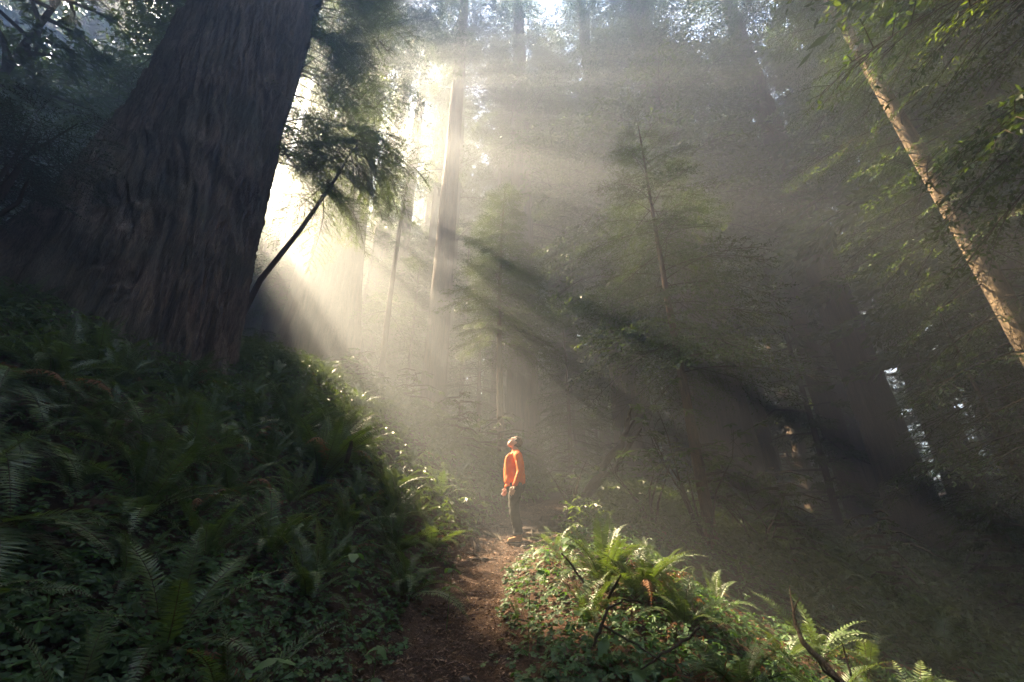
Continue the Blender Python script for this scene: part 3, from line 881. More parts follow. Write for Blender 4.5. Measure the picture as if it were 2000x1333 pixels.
for k in range(40):
    p = polar(-24 + 2.3 * k + rgB.uniform(-0.8, 0.8), rgB.uniform(42, 56))
    h = rgB.uniform(13, 20); s = h / 9.0
    redwood("understorey_tree", f"far low tree in the mist {between(p)}", p, h, 0.2, 0.3, UNDER, 3000 + k, group="far low trees in the mist", cscale=s * 1.15, csz=s, seg=8, rows=10, flare=0.3, mat=M_TWIG, boughs=False)

# ------------------------------------------------------------------ ferns
def frond_mesh(seed, L=1.0, npair=34, a0=65, a1=-35, width=0.13, dead=False, fine=1, curl=0.0):
    rg = np.random.default_rng(seed)
    mb = MB()
    k = 14
    t = np.linspace(0, 1, k)
    ang = np.radians(a0 + (a1 - a0) * t ** 1.25)
    ds = L / (k - 1)
    x = np.concatenate([[0], np.cumsum(np.cos(ang[:-1]) * ds)]); z = np.concatenate([[0], np.cumsum(np.sin(ang[:-1]) * ds)])
    y = 0.06 * L * np.sin(t * rg.uniform(1.5, 3) + rg.uniform(0, 3)); y -= y[0]
    P = np.stack([x, y, z], -1)
    tube(mb, P, 0.0045 * (1 - 0.8 * t), 4, 0, 0.9, cap=False)
    n = npair
    u = 0.10 + 0.90 * (np.arange(n) + 0.5) / n
    prof = np.interp(u, [0.1, 0.16, 0.35, 0.6, 0.85, 1.0], [0.45, 0.8, 1.0, 0.86, 0.42, 0.06])
    base = np.stack([np.interp(u, t, P[:, c]) for c in range(3)], -1)
    Tn = np.gradient(P, axis=0); Tn /= np.linalg.norm(Tn, axis=1)[:, None]
    T = np.stack([np.interp(u, t, Tn[:, c]) for c in range(3)], -1)
    S_ = np.cross(T, np.array([0, 0, 1.0]) + 0 * T); S_ /= np.linalg.norm(S_, axis=1)[:, None] + 1e-9
    U = np.cross(S_, T)
    for sg in (1, -1):
        d = S_ * sg * 0.92 + T * 0.36 + U * (0.22 if not dead else -0.3) + rg.normal(0, 0.07 if not dead else 0.3, (n, 3))
        d /= np.linalg.norm(d, axis=1)[:, None]
        ln = (width * L * prof * rg.uniform(0.88, 1.08, n))[:, None]
        w = (0.022 * L * (prof ** 0.4))[:, None] * (30 / npair)
        nrm = U + rg.normal(0, 0.12, (n, 3))
        sd = np.cross(d, nrm); sd /= np.linalg.norm(sd, axis=1)[:, None]
        nn = np.cross(sd, d) * np.sign((np.cross(sd, d) * U).sum(1))[:, None]
        dr = 0.14 if not dead else 0.4
        p0 = base; 
        a1_ = base + d * ln * 0.12 + sd * w * 0.5; a2 = base + d * ln * 0.12 - sd * w * 0.5
        m = base + d * ln * 0.55 - nn * ln * dr * 0.25
        b1 = m + sd * w * 0.40; b2 = m - sd * w * 0.40
        e = base + d * ln - nn * ln * dr
        V = np.stack([p0, a1_, b1, e, b2, a2], 1).reshape(-1, 3)
        I = np.arange(n)[:, None] * 6
        tt = np.clip(0.35 + 0.35 * (u) + rg.normal(0, 0.1, n), 0, 1)
        mb.add(V, np.concatenate([I + [0, 1, 2, 5], ], 0), 1, tt)
        mb.add(V[:0], np.zeros((0, 4), int), 1, 0.5)
        # second half of each pinna shares the vertices just added
        off = mb.n - len(V)
        mb.V.append(np.zeros((0, 3))); mb.F.append(np.concatenate([I + [5, 2, 3, 4]], 0) + off); mb.M.append(1); mb.T.append(tt)
    return mb.build("frond", [M_TWIG, M_FERNDEAD if dead else M_FERN])

FROND = [frond_mesh(600 + i, a0=rg0, a1=rg1, npair=36) for i, (rg0, rg1) in enumerate([(72, -10), (66, -30), (60, -45), (78, 15), (50, -40), (70, -55), (62, -5)])]
FROND_UP = [frond_mesh(620 + i, a0=a, a1=b_, npair=36, width=0.10) for i, (a, b_) in enumerate([(84, 50), (80, 30), (76, 5), (82, 20)])]
FROND_FAR = [frond_mesh(640 + i, a0=a, a1=b_, npair=18) for i, (a, b_) in enumerate([(72, -10), (60, -40), (78, 10)])]
FROND_DEAD = [frond_mesh(660 + i, a0=a, a1=b_, npair=26, dead=True, width=0.09) for i, (a, b_) in enumerate([(30, -80), (45, -75), (10, -60)])]
FROND_NEAR = [frond_mesh(680 + i, a0=a, a1=b_, npair=46, width=0.155) for i, (a, b_) in enumerate([(30, -38), (24, -48), (35, -28), (18, -44)])]

def fern(x, y, size, n, label, group, rg, protos=FROND, dead=2, cat="fern", heading=None, spread=180, dz=0.0, tip=0.15):
    z = ground(x, y)
    root = thing("fern", label, cat, (x, y, z + dz), 0, group)
    # lean of the plant with the slope
    e = 0.25
    gxn = (ground(x + e, y) - ground(x - e, y)) / (2 * e); gyn = (ground(x, y + e) - ground(x, y - e)) / (2 * e)
    a0 = rg.uniform(0, 6.28)
    for i in range(n):
        if heading is None: h = a0 + i * 2.4 + rg.normal(0, 0.25)
        else: h = R(heading + rg.uniform(-spread, spread))
        o = bpy.data.objects.new("frond", protos[int(rg.integers(len(protos)))])
        C.objects.link(o); o.parent = root
        s = size * rg.uniform(0.7, 1.12)
        slope = (gxn * math.cos(h) + gyn * math.sin(h))
        o.rotation_euler = (rg.normal(0, 0.15), -math.atan(slope) * 0.7 + rg.normal(0, tip), h)
        o.scale = (s, s, s)
        o.location = (0.03 * math.cos(h), 0.03 * math.sin(h), 0)
    for i in range(dead):
        o = bpy.data.objects.new("frond", FROND_DEAD[int(rg.integers(3))])
        C.objects.link(o); o.parent = root; o["label"] = "withered brown frond"
        s = size * rg.uniform(0.6, 1.0)
        o.rotation_euler = (rg.normal(0, 0.3), rg.normal(0, 0.2), rg.uniform(0, 6.28)); o.scale = (s, s, s)
        o.location = (0, 0, 0.06)
    return root

def onground(px, py):
    """where the line of sight through a photograph pixel meets the ground"""
    a, b_ = pix_dir(px, py)
    for Y in np.arange(1.0, 60, 0.04):
        if ground_quick(a * Y, Y) >= b_ * Y: return a * Y, Y
    return None
_gq = {}
def ground_quick(x, y):
    return ground(x, y)

rgF = np.random.default_rng(71)
used = []
def put_fern(px, py, Y, size, n, label, **kw):
    c = at(px, py, Y)
    used.append((c.x, Y))
    return fern(c.x, Y, size, n, label, None, rgF, **kw)

# named ferns
def bank_fern(px, py, size, n, label, **kw):
    q = onground(px, py)
    used.append(q)
    return fern(q[0], q[1], size, n, label, None, rgF, **kw)
bank_fern(-70, 1075, 1.0, 9, "near fern at the left edge with long arching fronds in the darkest foreground", protos=FROND_NEAR, dead=0, heading=0, spread=50, dz=0.10, tip=0.08)
bank_fern(-40, 905, 1.1, 8, "fern at the left edge reaching nearly level fronds to the right", protos=FROND_NEAR, dead=1, heading=0, spread=40, dz=0.15, tip=0.08)
bank_fern(-20, 790, 1.25, 8, "uppermost fern at the left edge with long level fronds", protos=FROND_NEAR, dead=1, heading=5, spread=45, dz=0.2, tip=0.08)
bank_fern(190, 905, 0.9, 9, "fern on the left bank with one pale frond hanging over the dark gap", protos=FROND_NEAR + FROND, dead=1, heading=-10, spread=90, dz=0.12)
bank_fern(430, 900, 0.95, 11, "mid-bank fern with pale feathery arching fronds below the giant", protos=FROND_NEAR + FROND, dead=3, heading=0, spread=120, dz=0.1)
bank_fern(560, 1010, 0.7, 10, "small pale fern in the middle of the left bank", protos=FROND, dead=1, dz=0.1)
bank_fern(640, 905, 1.25, 20, "bushy fern on the bank crest with fronds fanning up and right", protos=FROND_UP + FROND, dead=2, dz=0.05)
put_fern(640, 840, 6.2, 1.35, 22, "tall fern clump with feathery upright fronds on the bank crest, below the flared trunk", protos=FROND_UP, dead=3)
put_fern(575, 800, 6.9, 1.25, 18, "shaggy fern clump with browned tips next to the foot of the giant trunk", protos=FROND_UP, dead=4)
put_fern(800, 1060, 5.0, 0.75, 14, "fern spilling over the left edge of the path where it narrows", dead=1)
put_fern(850, 960, 6.6, 0.7, 14, "small bright fern at the bend on the left of the path", dead=1)
put_fern(1180, 1140, 4.9, 0.85, 20, "sunlit fern clump with arching fronds on the mound right of the path", protos=FROND + FROND_UP, dead=1)
put_fern(1255, 1180, 4.6, 0.85, 20, "second sunlit fern, lower right of the brightest clump", protos=FROND, dead=3)
put_fern(1330, 1200, 4.2, 0.62, 14, "green fern with rusty fronds on the shoulder of the mound", dead=5)
put_fern(1440, 1290, 3.3, 0.55, 15, "yellow-green sunlit fern at the bottom edge right of the brown litter", dead=3)
put_fern(1560, 1345, 3.0, 0.45, 12, "low bright fern at the bottom edge beside the slanting bare stick", dead=2)
put_fern(1716, 1370, 2.7, 0.30, 3, "single upright bright frond at the bottom right", protos=FROND_UP, dead=0, tip=0.05)
put_fern(1015, 1135, 4.55, 0.36, 3, "small stiff dark fern standing at the right edge of the path", protos=FROND_UP, dead=0, tip=0.05)
put_fern(470, 1110, 3.4, 0.42, 7, "pale drooping fern low on the dark left bank", dead=0)
put_fern(300, 870, 4.0, 0.95, 16, "fern with one long pale frond reaching down the left bank", dead=3)
put_fern(540, 990, 4.2, 0.75, 16, "green fern half way up the bank left of the path", dead=2)
put_fern(90, 760, 4.2, 1.05, 18, "fern under the dark shrub tree with fronds lying sideways", dead=4)

def zone_ferns(n, xr, yr, label, group, size, protos, dead, mind, nf, ok=lambda x, y: True, tries=4000):
    k = 0
    for _ in range(tries):
        if k >= n: break
        x, y = rgF.uniform(*xr), rgF.uniform(*yr)
        if abs(x - pathx(y)) < pathw(y) + 0.35 + size[0] * 0.3 or not ok(x, y): continue
        if any((x - a) ** 2 + (y - b_) ** 2 < mind ** 2 for a, b_ in used): continue
        az = math.degrees(math.atan2(x, y))
        if abs(az) > 62: continue
        used.append((x, y))
        sz, dd = rgF.uniform(*size), int(rgF.integers(0, dead + 1))
        sw = "small" if sz < size[0] + 0.33 * (size[1] - size[0]) else ("broad" if sz < size[0] + 0.66 * (size[1] - size[0]) else "large")
        dw = "all green" if dd == 0 else "partly brown"
        fern(x, y, sz, int(rgF.integers(*nf)), f"{sw} {label}, {between((x, y, ground(x, y)))}, {dw}", group, rgF, protos=protos, dead=dd)
        k += 1
# distances to the foot of the giant: keep the ferns outside its wood
GB = (10.0 * math.sin(R(-44.5)), 10.0 * math.cos(R(-44.5)))
notgiant = lambda x, y: (x - GB[0]) ** 2 + (y - GB[1]) ** 2 > 1.5 ** 2
zone_ferns(72, (-5.5, -1.0), (1.9, 7.5), "bank fern", "sword ferns on the left bank", (0.45, 0.95), FROND + FROND_UP, 3, 0.48, (10, 17), notgiant)
zone_ferns(26, (-9.5, -4.5), (3.5, 9), "upslope fern", "sword ferns at the foot of the giant trunk", (0.6, 1.05), FROND + FROND_UP[:2], 4, 0.62, (10, 16), notgiant)
zone_ferns(40, (-7.5, -0.2), (7.5, 13.5), "hazy slope fern", "ferns on the slope left of the hiker", (0.6, 1.0), FROND_FAR, 1, 0.65, (10, 15), notgiant)
zone_ferns(28, (1.2, 6.5), (7.8, 13.5), "hazy hollow fern", "ferns behind the dead forked branch", (0.5, 0.9), FROND_FAR, 1, 0.65, (10, 15))
zone_ferns(40, (1.9, 9.0), (3.0, 10.5), "dark hollow fern", "ferns in the dark hollow on the right", (0.5, 0.85), FROND_FAR + FROND[:2], 2, 0.7, (9, 14), ok=lambda x, y: x > 1.2 + 0.35 * y)
zone_ferns(12, (0.5, 2.6), (3.4, 6.6), "mound fern", "ferns on the mound right of the path", (0.4, 0.65), FROND, 3, 0.6, (9, 14))
zone_ferns(44, (-14, 22), (12, 24), "distant misty fern", "distant ferns in the mist", (0.7, 1.1), FROND_FAR, 1, 0.9, (8, 12))

# ------------------------------------------------------------------ ground cover: small three-part leaves, uncountable
def cover_mesh(name, xy, size, lift, rg, mat, sides=3, per=3, droop=0.2, aspect=0.95, round_=False):
    n = len(xy)
    z = ground_np(xy[:, 0], xy[:, 1])
    e = 0.08
    nx_ = -(ground_np(xy[:, 0] + e, xy[:, 1]) - ground_np(xy[:, 0] - e, xy[:, 1])) / (2 * e)
    ny_ = -(ground_np(xy[:, 0], xy[:, 1] + e) - ground_np(xy[:, 0], xy[:, 1] - e)) / (2 * e)
    nrm = np.stack([nx_ * 0.7, ny_ * 0.7, np.ones(n)], -1) + rg.normal(0, 0.28, (n, 3))
    nrm /= np.linalg.norm(nrm, axis=1)[:, None]
    c = np.stack([xy[:, 0], xy[:, 1], z + lift], -1)
    a0 = rg.uniform(0, 6.28, n)
    mb = MB()
    ref = np.array([1.0, 0, 0.01]); X = np.cross(nrm, ref); X /= np.linalg.norm(X, axis=1)[:, None]; Y = np.cross(nrm, X)
    tone = np.clip(0.45 + rg.normal(0, 0.25, n) , 0, 1.15)
    for k in range(per):
        a = a0 + k * 2 * PI / per + rg.normal(0, 0.15, n)
        d = X * np.cos(a)[:, None] + Y * np.sin(a)[:, None]
        s = np.cross(nrm, d)
        L = (size * rg.uniform(0.8, 1.15, n))[:, None]; W = L * aspect
        p0 = c
        q1 = c + d * L * 0.55 + s * W * 0.5 - nrm * L * 0.05
        q2 = c + d * L * 0.95 + s * W * 0.28 - nrm * L * droop
        q3 = c + d * L * (0.86 if round_ else 1.12) - nrm * L * (droop * 0.8)
        q4 = c + d * L * 0.95 - s * W * 0.28 - nrm * L * droop
        q5 = c + d * L * 0.55 - s * W * 0.5 - nrm * L * 0.05
        V = np.stack([p0, q1, q2, q3, q4, q5], 1).reshape(-1, 3)
        I = np.arange(n)[:, None] * 6
        mb.add(V, np.concatenate([I + [0, 1, 2, 3], I + [0, 3, 4, 5]], 0), 0, np.concatenate([tone, tone]))
    return mb.build(name, [mat])

def sample_cover(n, rg, rmin, rmax, azr, pw=1.0):
    az = np.radians(rg.uniform(azr[0], azr[1], n))
    u = rg.random(n)
    r = rmin * (rmax / rmin) ** (u ** pw)
    x, y = r * np.sin(az), r * np.cos(az)
    xp, w = pathx(y), pathw(y)
    edge = np.maximum(xp - w - x, x - xp - w) + 0.10 * fbm(np.stack([x * 3, y * 3, x * 0], -1), 2)
    pn = fbm(np.stack([x * 0.9, y * 0.9, x * 0 + 40], -1), 2)
    keep = (edge > 0.03) | ((edge > -0.08) & (rg.random(n) < 0.12))
    keep &= ~((y > 6.6) & (y < 12) & (edge < 0.5) & (x > xp))
    keep &= (rg.random(n) < 0.75 + 0.5 * pn)
    # bare brown litter patch on the mound
    keep &= ~(((x - 1.15) ** 2 + (y - 3.1) ** 2 < 0.30 ** 2) & (rg.random(n) < 0.85))
    return np.stack([x, y], -1)[keep], edge[keep], r[keep]

rgC = np.random.default_rng(81)
xy, ed, r = sample_cover(60000, rgC, 1.1, 9.0, (-64, 62))
o = obj("ground_cover", cover_mesh("ground_cover", xy, 0.030 * rgC.uniform(0.7, 1.6, len(xy)), 0.02 + 0.15 * rgC.random(len(xy)) * np.clip(ed * 3, 0.15, 1), rgC, M_COVER, round_=True))
tag(o, "carpet of small three-part leaves covering both banks beside the path", None, None, "stuff")
xy, ed, r = sample_cover(11000, rgC, 1.4, 10.0, (-64, 62))
o = obj("ground_cover", cover_mesh("ground_cover", xy, 0.045 * rgC.uniform(0.7, 1.3, len(xy)), 0.05 + 0.22 * rgC.random(len(xy)) * np.clip(ed * 2, 0.15, 1), rgC, M_BROAD, per=3, aspect=0.6, droop=0.35))
tag(o, "taller pointed leaves mixed through the ground cover", None, None, "stuff")
xy, ed, r = sample_cover(60000, rgC, 7.0, 40.0, (-64, 66), 0.8)
o = obj("undergrowth", cover_mesh("undergrowth", xy, 0.008 * (6 + r) * rgC.uniform(0.6, 1.3, len(xy)), 0.05 + 0.5 * rgC.random(len(xy)) ** 1.5, rgC, M_FARLEAF, per=3, aspect=0.5, droop=0.4))
tag(o, "leafy undergrowth over the distant forest floor", None, None, "stuff")

M_STONE = plain_mat("grey_stone", (0.08, 0.07, 0.06), (0.2, 0.18, 0.155), scale=18, rough=0.85)
# larger leafy plants that stand out: each leaf a part
def leaf_mesh(L=1.0, W=0.55, fold=0.12, droop=0.25, teeth=True):
    n = 9
    u = np.linspace(0, 1, n)
    w = W * 0.5 * np.sin(PI * u ** 0.8) ** 0.8
    if teeth: w = w * (1 + 0.09 * np.where(np.arange(n) % 2, 1, -1))
    w[-1] = 0
    mid = np.stack([u * L, 0 * u, -droop * u ** 2 * L], -1)
    l = mid + np.stack([0 * u, w, fold * w + 0.02 * np.sin(u * 20)], -1); r_ = mid + np.stack([0 * u, -w, fold * w + 0.02 * np.cos(u * 20)], -1)
    V = np.concatenate([mid, l, r_])
    i = np.arange(n - 1)
    F = np.concatenate([np.stack([i, i + 1, i + n + 1, i + n], -1), np.stack([i, i + 2 * n, i + 2 * n + 1, i + 1], -1)])
    return mesh("leaf", V, [F], [M_BROAD], [0], True, np.full(len(F), 0.5))
LEAF = [leaf_mesh(), leaf_mesh(W=0.62, droop=0.4), leaf_mesh(W=0.42, droop=0.15)]
def leafy_plant(px, py, Y, size, n, label, height=0.2, group=None):
    c = at(px, py, Y)
    rg = np.random.default_rng(int(px * 3 + py))
    gz = ground(c.x, Y)
    root = thing("leafy_plant", label, "plant", (c.x, Y, gz), 0, group)
    hgt = max(0.12, min(0.5, c.z - gz)) if height is None else height
    mb = MB(); tube(mb, [[0, 0, -0.02], [0.01, 0.01, hgt * 0.5], [0.02, 0, hgt]], [0.004, 0.003, 0.002], 5)
    obj("stem", mb.build("stem", [M_BROAD]), root)
    a0 = rg.uniform(0, 6)
    for i in range(n):
        f = 1 - 0.6 * (i // 3) / max(1, n / 3)
        o = bpy.data.objects.new("leaf", LEAF[i % 3]); C.objects.link(o); o.parent = root
        s = size * rg.uniform(0.75, 1.1)
        o.location = (0.02 * f, 0, hgt * f); o.rotation_euler = (rg.normal(0, 0.2), rg.uniform(-0.1, 0.35), a0 + i * 2.1 + rg.normal(0, 0.2)); o.scale = (s, s, s)
    return root
PL = [(285, 1175, 1.75, .11, 6, "five-leaved plant with large toothed leaves in the darkest lower left"),
      (335, 1245, 1.6, .10, 5, "leafy plant below the toothed-leaf plant near the lower left corner"),
      (70, 1255, 1.5, .09, 4, "barely lit leafy plant in the lower left corner"),
      (455, 1305, 1.7, .07, 6, "little plant with bright pointed leaves at the bottom edge left of the path"),
      (565, 1130, 2.7, .13, 9, "pale green large-leaved plant half way up the left bank foreground"),
      (590, 1290, 2.2, .12, 5, "rounded pale leaves near the bottom edge beside the path"),
      (740, 1180, 3.1, .11, 6, "pointed-leaf plant on the left edge of the path"),
      (880, 1075, 4.6, .12, 6, "bright green three-leaved plant hanging over the path's left edge"),
      (1060, 1075, 5.0, .13, 8, "bright sunlit leafy plant where the mound meets the path by the hiker"),
      (1105, 1050, 5.3, .12, 9, "leafy plant below the dead forked branch"),
      (1240, 1250, 2.9, .13, 7, "large dark maple-like leaves on the mound's shaded side"),
      (1030, 1140, 4.0, .10, 7, "leafy plant behind the stiff dark fern"),
      (1180, 1210, 3.4, .11, 6, "broad-leaved plant in the middle of the shaded mound"),
      (690, 1060, 4.1, .15, 9, "broad pale leaves on the bank left of the path"),
      (1305, 1325, 2.6, .11, 6, "small dark plant at the bottom edge of the mound")]
for px, py, Y, s, n, lb in PL:
    c = at(px, py, Y)
    leafy_plant(px, py, Y, s, n, lb, height=None)

# rhododendron with whorls of long leaves
def rhododendron(label, px, py, Y, top, spread, seed, n=34, lsize=0.17):
    rg = np.random.default_rng(seed)
    c = at(px, py, Y)
    z = ground(c.x, Y)
    root = thing("rhododendron", label, "shrub", (c.x, Y, z - 0.05))
    mb = MB(); whorls = []
    for k in range(5):
        a = rg.uniform(0, 6.28)
        e = np.array([math.cos(a) * spread * rg.uniform(0.4, 1), math.sin(a) * spread * 0.6, top * rg.uniform(0.6, 1.0)])
        m1 = e * [0.3, 0.3, 0.45] + rg.normal(0, 0.08, 3)
        tube(mb, [[0, 0, 0], m1, e * 0.75 + rg.normal(0, 0.05, 3) * [1, 1, 0], e], [0.025, 0.018, 0.01, 0.004], 6)
        for j in range(max(1, n // 5)):
            u = rg.uniform(0.3, 1.0); p = m1 + (e - m1) * u
            q = p + rg.normal(0, 0.28, 3) * [1, 1, 0.8] * spread * 0.7
            tube(mb, [p, (p + q) / 2 + [0, 0, 0.04], q], [0.006, 0.004, 0.003], 3, cap=False)
            whorls.append(q)
    obj("stem", mb.build("stem", [M_TWIG], True), root)
    lm = MB()
    for q in whorls:
        m = int(rg.integers(6, 10)); a = rg.uniform(0, 6) + np.arange(m) * 2 * PI / m
        d = np.stack([np.cos(a), np.sin(a), rg.uniform(-0.5, 0.35, m)], -1); d /= np.linalg.norm(d, axis=1)[:, None]
        leaf_quads(lm, np.tile(q, (m, 1)), d, np.tile([0, 0, 1.0], (m, 1)) + rg.normal(0, 0.15, (m, 3)), lsize * rg.uniform(0.7, 1.1, m), lsize * 0.3, 0, np.clip(rg.uniform(0.3, 1) + rg.normal(0, 0.1, m), 0, 1))
    tag(obj("leaves", lm.build("leaves", [M_GREENLEAF]), root), kind="stuff")
rhododendron("rhododendron with bright whorled leaves right of the dead forked branch", 1270, 990, 7.6, 1.6, 1.0, 5, n=44)
rhododendron("taller rhododendron reaching across the leaning conifer's trunk", 1370, 1000, 8.3, 3.1, 1.5, 6, n=66, lsize=0.2)
rhododendron("small rhododendron in the mist left of the dead forked branch", 1120, 960, 11.0, 1.2, 0.9, 8, n=24)
rhododendron("low shrub with flat leafy tiers in the shade right of the leaning conifer", 1480, 1040, 9.0, 1.5, 1.2, 9, n=40, lsize=0.13)

# ------------------------------------------------------------------ dead wood, roots, sticks
def stick(name, label, cat, pts, rad, mat=None, group=None, seg=8, rough=0.15, seed=0, extra=()):
    P = np.asarray(pts, float); o0 = P[0].copy()
    # refine with a little wander
    t = np.linspace(0, 1, len(P)); t2 = np.linspace(0, 1, max(6, len(P) * 5))
    rg = np.random.default_rng(seed + 5)
    Ltot = np.linalg.norm(np.diff(P, axis=0), axis=1).sum()
    Q = np.stack([np.interp(t2, t, P[:, c]) for c in range(3)], -1)
    Q = np.vstack([Q[:1], (Q[:-2] + Q[1:-1] * 2 + Q[2:]) / 4, Q[-1:]])
    w = rg.normal(0, 0.010 * Ltot, Q.shape); w[0] = 0
    w = (w + np.roll(w, 1, 0)) / 2
    Q = Q + w
    rr = np.interp(t2, np.linspace(0, 1, len(rad)), rad)
    mb = MB(); tube(mb, Q - o0, rr, seg, 0, 0.5, rough=rough, seed=seed)
    for pts2, rad2 in extra:
        tube(mb, np.asarray(pts2, float) - o0, rad2, 6, 0, 0.5, rough=rough, seed=seed)
    o = obj(name, mb.build(name, [mat or M_DEAD], True), None, tuple(o0))
    return tag(o, label, cat, group)

Ys = 8.6
A_ = np.array
gb = at(1085, 1035, Ys); 
p = lambda px, py, Y=Ys: A_(at(px, py, Y))
base = A_((gb.x, Ys, ground(gb.x, Ys) - 0.15))
stick("dead_branch", "dark dead trunk leaning right and forking near its tip, right of the hiker", "branch",
      [base, p(1120, 1000), p(1168, 935), p(1197, 885), p(1222, 850), p(1228, 815), p(1233, 787)], [0.13, 0.10, 0.08, 0.07, 0.06, 0.042, 0.016], seed=3,
      extra=[([p(1222, 850), p(1238, 822), p(1250, 796)], [0.028, 0.02, 0.008]),
             ([p(1128, 1000), p(1160, 952, 8.4), p(1200, 918, 8.3), p(1228, 872, 8.3), p(1253, 838, 8.3)], [0.07, 0.064, 0.054, 0.04, 0.014]),
             ([p(1197, 885), p(1203, 905, 8.4), p(1194, 932, 8.4)], [0.012, 0.01, 0.004]), ([p(1247, 846, 8.3), p(1255, 858, 8.3)], [0.01, 0.004])])
# rotten stump at its foot
def stump():
    rg = np.random.default_rng(4)
    c = at(1075, 1028, 8.2)
    z = ground(c.x, 8.2)
    root = thing("rotten_root_clump", "dark rotten root clump at the foot of the dead branch", "root clump", (c.x, 8.2, z))
    n, m = 20, 34
    th, ph = np.meshgrid(np.linspace(0.02, PI * 0.6, n), np.linspace(0, 2 * PI, m, endpoint=False), indexing='ij')
    d = np.stack([np.sin(th) * np.cos(ph), np.sin(th) * np.sin(ph), np.cos(th)], -1)
    rr = 1 + 0.45 * fbm(d * 2.4, 4)
    V = d * rr[..., None] * [0.5, 0.35, 0.24] + [0, 0, -0.02]
    i = np.arange(n - 1)[:, None] * m; j = np.arange(m)[None]; j2 = (j + 1) % m
    F = np.stack([i + j, i + m + j, i + m + j2, i + j2], -1).reshape(-1, 4)
    obj("stump", mesh("stump", V.reshape(-1, 3), [F], [M_DEAD], [0], True), root)
    for k in range(12):
        a = rg.uniform(0, 6.28); L = rg.uniform(0.25, 0.7)
        dd = A_([math.cos(a), math.sin(a), rg.uniform(-0.2, 0.5)])
        mb = MB(); tube(mb, [dd * 0.2, dd * 0.2 + dd * L * 0.5 + rg.normal(0, 0.05, 3), dd * L + A_([0, 0, -0.1]) + rg.normal(0, 0.05, 3)], [0.02, 0.012, 0.004], 5, rough=0.1)
        obj("root", mb.build("root", [M_DEAD], True), root)
stump()

def ground_pts(lst, lift=0.0):
    out = []
    for px, py, *l in lst:
        q = onground(px, py)
        out.append(A_((q[0], q[1], ground(*q) + (l[0] if l else lift))))
    return out
stick("tree_root", "tree root arching out of the path left of the hiker's boots", "root", ground_pts([(925, 1038, .0), (950, 1047, .04), (970, 1052, .03), (985, 1062, -.02)]), [0.03, 0.04, 0.034, 0.015], seed=11)
stick("tree_root", "low tree root crossing the path behind the hiker's boots", "root", ground_pts([(935, 1034, 0), (955, 1030, .03), (975, 1029, .03), (1000, 1034, 0)]), [0.02, 0.03, 0.026, 0.015], seed=12)
stick("tree_root", "pointed root stub standing up from the path", "root", ground_pts([(936, 1078, -.02), (930, 1074, .03), (924, 1070, .13)]), [0.042, 0.034, 0.008], seed=13)
stick("tree_root", "short root at the left edge of the path below the bend", "root", ground_pts([(903, 1047, 0), (912, 1054, .03), (918, 1060, -.01)]), [0.015, 0.016, 0.008], seed=14)
stick("tree_root", "root running away behind the right boot", "root", ground_pts([(1022, 1050, .02), (1032, 1052, .02), (1038, 1060, -.02)]), [0.03, 0.025, 0.015], seed=15)
stick("tree_root", "root beneath the pointed root stub", "root", ground_pts([(912, 1082, .0), (928, 1086, .015), (942, 1092, -.01)]), [0.012, 0.016, 0.008], seed=16)
for k, (lb, ps, rr) in enumerate([
    ("long low root lying along the path's left side near the hiker", [(890, 1040, .0), (915, 1034, .03), (945, 1030, .03), (968, 1026, 0)], [0.014, 0.022, 0.02, 0.01]),
    ("knobbly root crossing the path in the sunlit soil", [(905, 1100, -.01), (925, 1096, .02), (950, 1098, .02), (972, 1094, -.01)], [0.012, 0.02, 0.017, 0.008]),
    ("thin stick lying across the path soil near the hiker", [(1015, 1012, .02), (1040, 1020, .03), (1062, 1030, .03)], [0.008, 0.01, 0.006]),
    ("crooked twig between the roots and the bank", [(900, 1010, .02), (935, 1022, .04), (960, 1040, .02)], [0.006, 0.008, 0.005])]):
    stick("stick", lb, "stick", ground_pts(ps), rr, seed=20 + k)

rgS = np.random.default_rng(66)
def stones():
    for k in range(16):
        y = rgS.uniform(3.0, 9.0); x = float(pathx(y)) + float(pathw(y)) * rgS.uniform(-1, 1)
        mb = MB()
        n, m = 7, 10
        th, ph = np.meshgrid(np.linspace(0.05, PI - 0.05, n), np.linspace(0, 2 * PI, m, endpoint=False), indexing='ij')
        d = np.stack([np.sin(th) * np.cos(ph), np.sin(th) * np.sin(ph), np.cos(th)], -1)
        s = rgS.uniform(0.018, 0.05)
        V = d * (1 + 0.35 * fbm(d * 1.6 + k * 3.3, 2))[..., None] * s * [1.3, 1.0, 0.6]
        i = np.arange(n - 1)[:, None] * m; j = np.arange(m)[None]; j2 = (j + 1) % m
        F = np.stack([i + j, i + m + j, i + m + j2, i + j2], -1).reshape(-1, 4)
        mb.add(V.reshape(-1, 3), F)
        o = obj("pebble", mb.build("pebble", [M_STONE], True), None, (x, y, ground(x, y) + s * 0.12))
        tag(o, f"{'small' if s < 0.034 else 'larger'} half-buried stone on the path {'near the hiker' if y > 6 else 'in the foreground'}", "stone", "stones in the path")
stones()
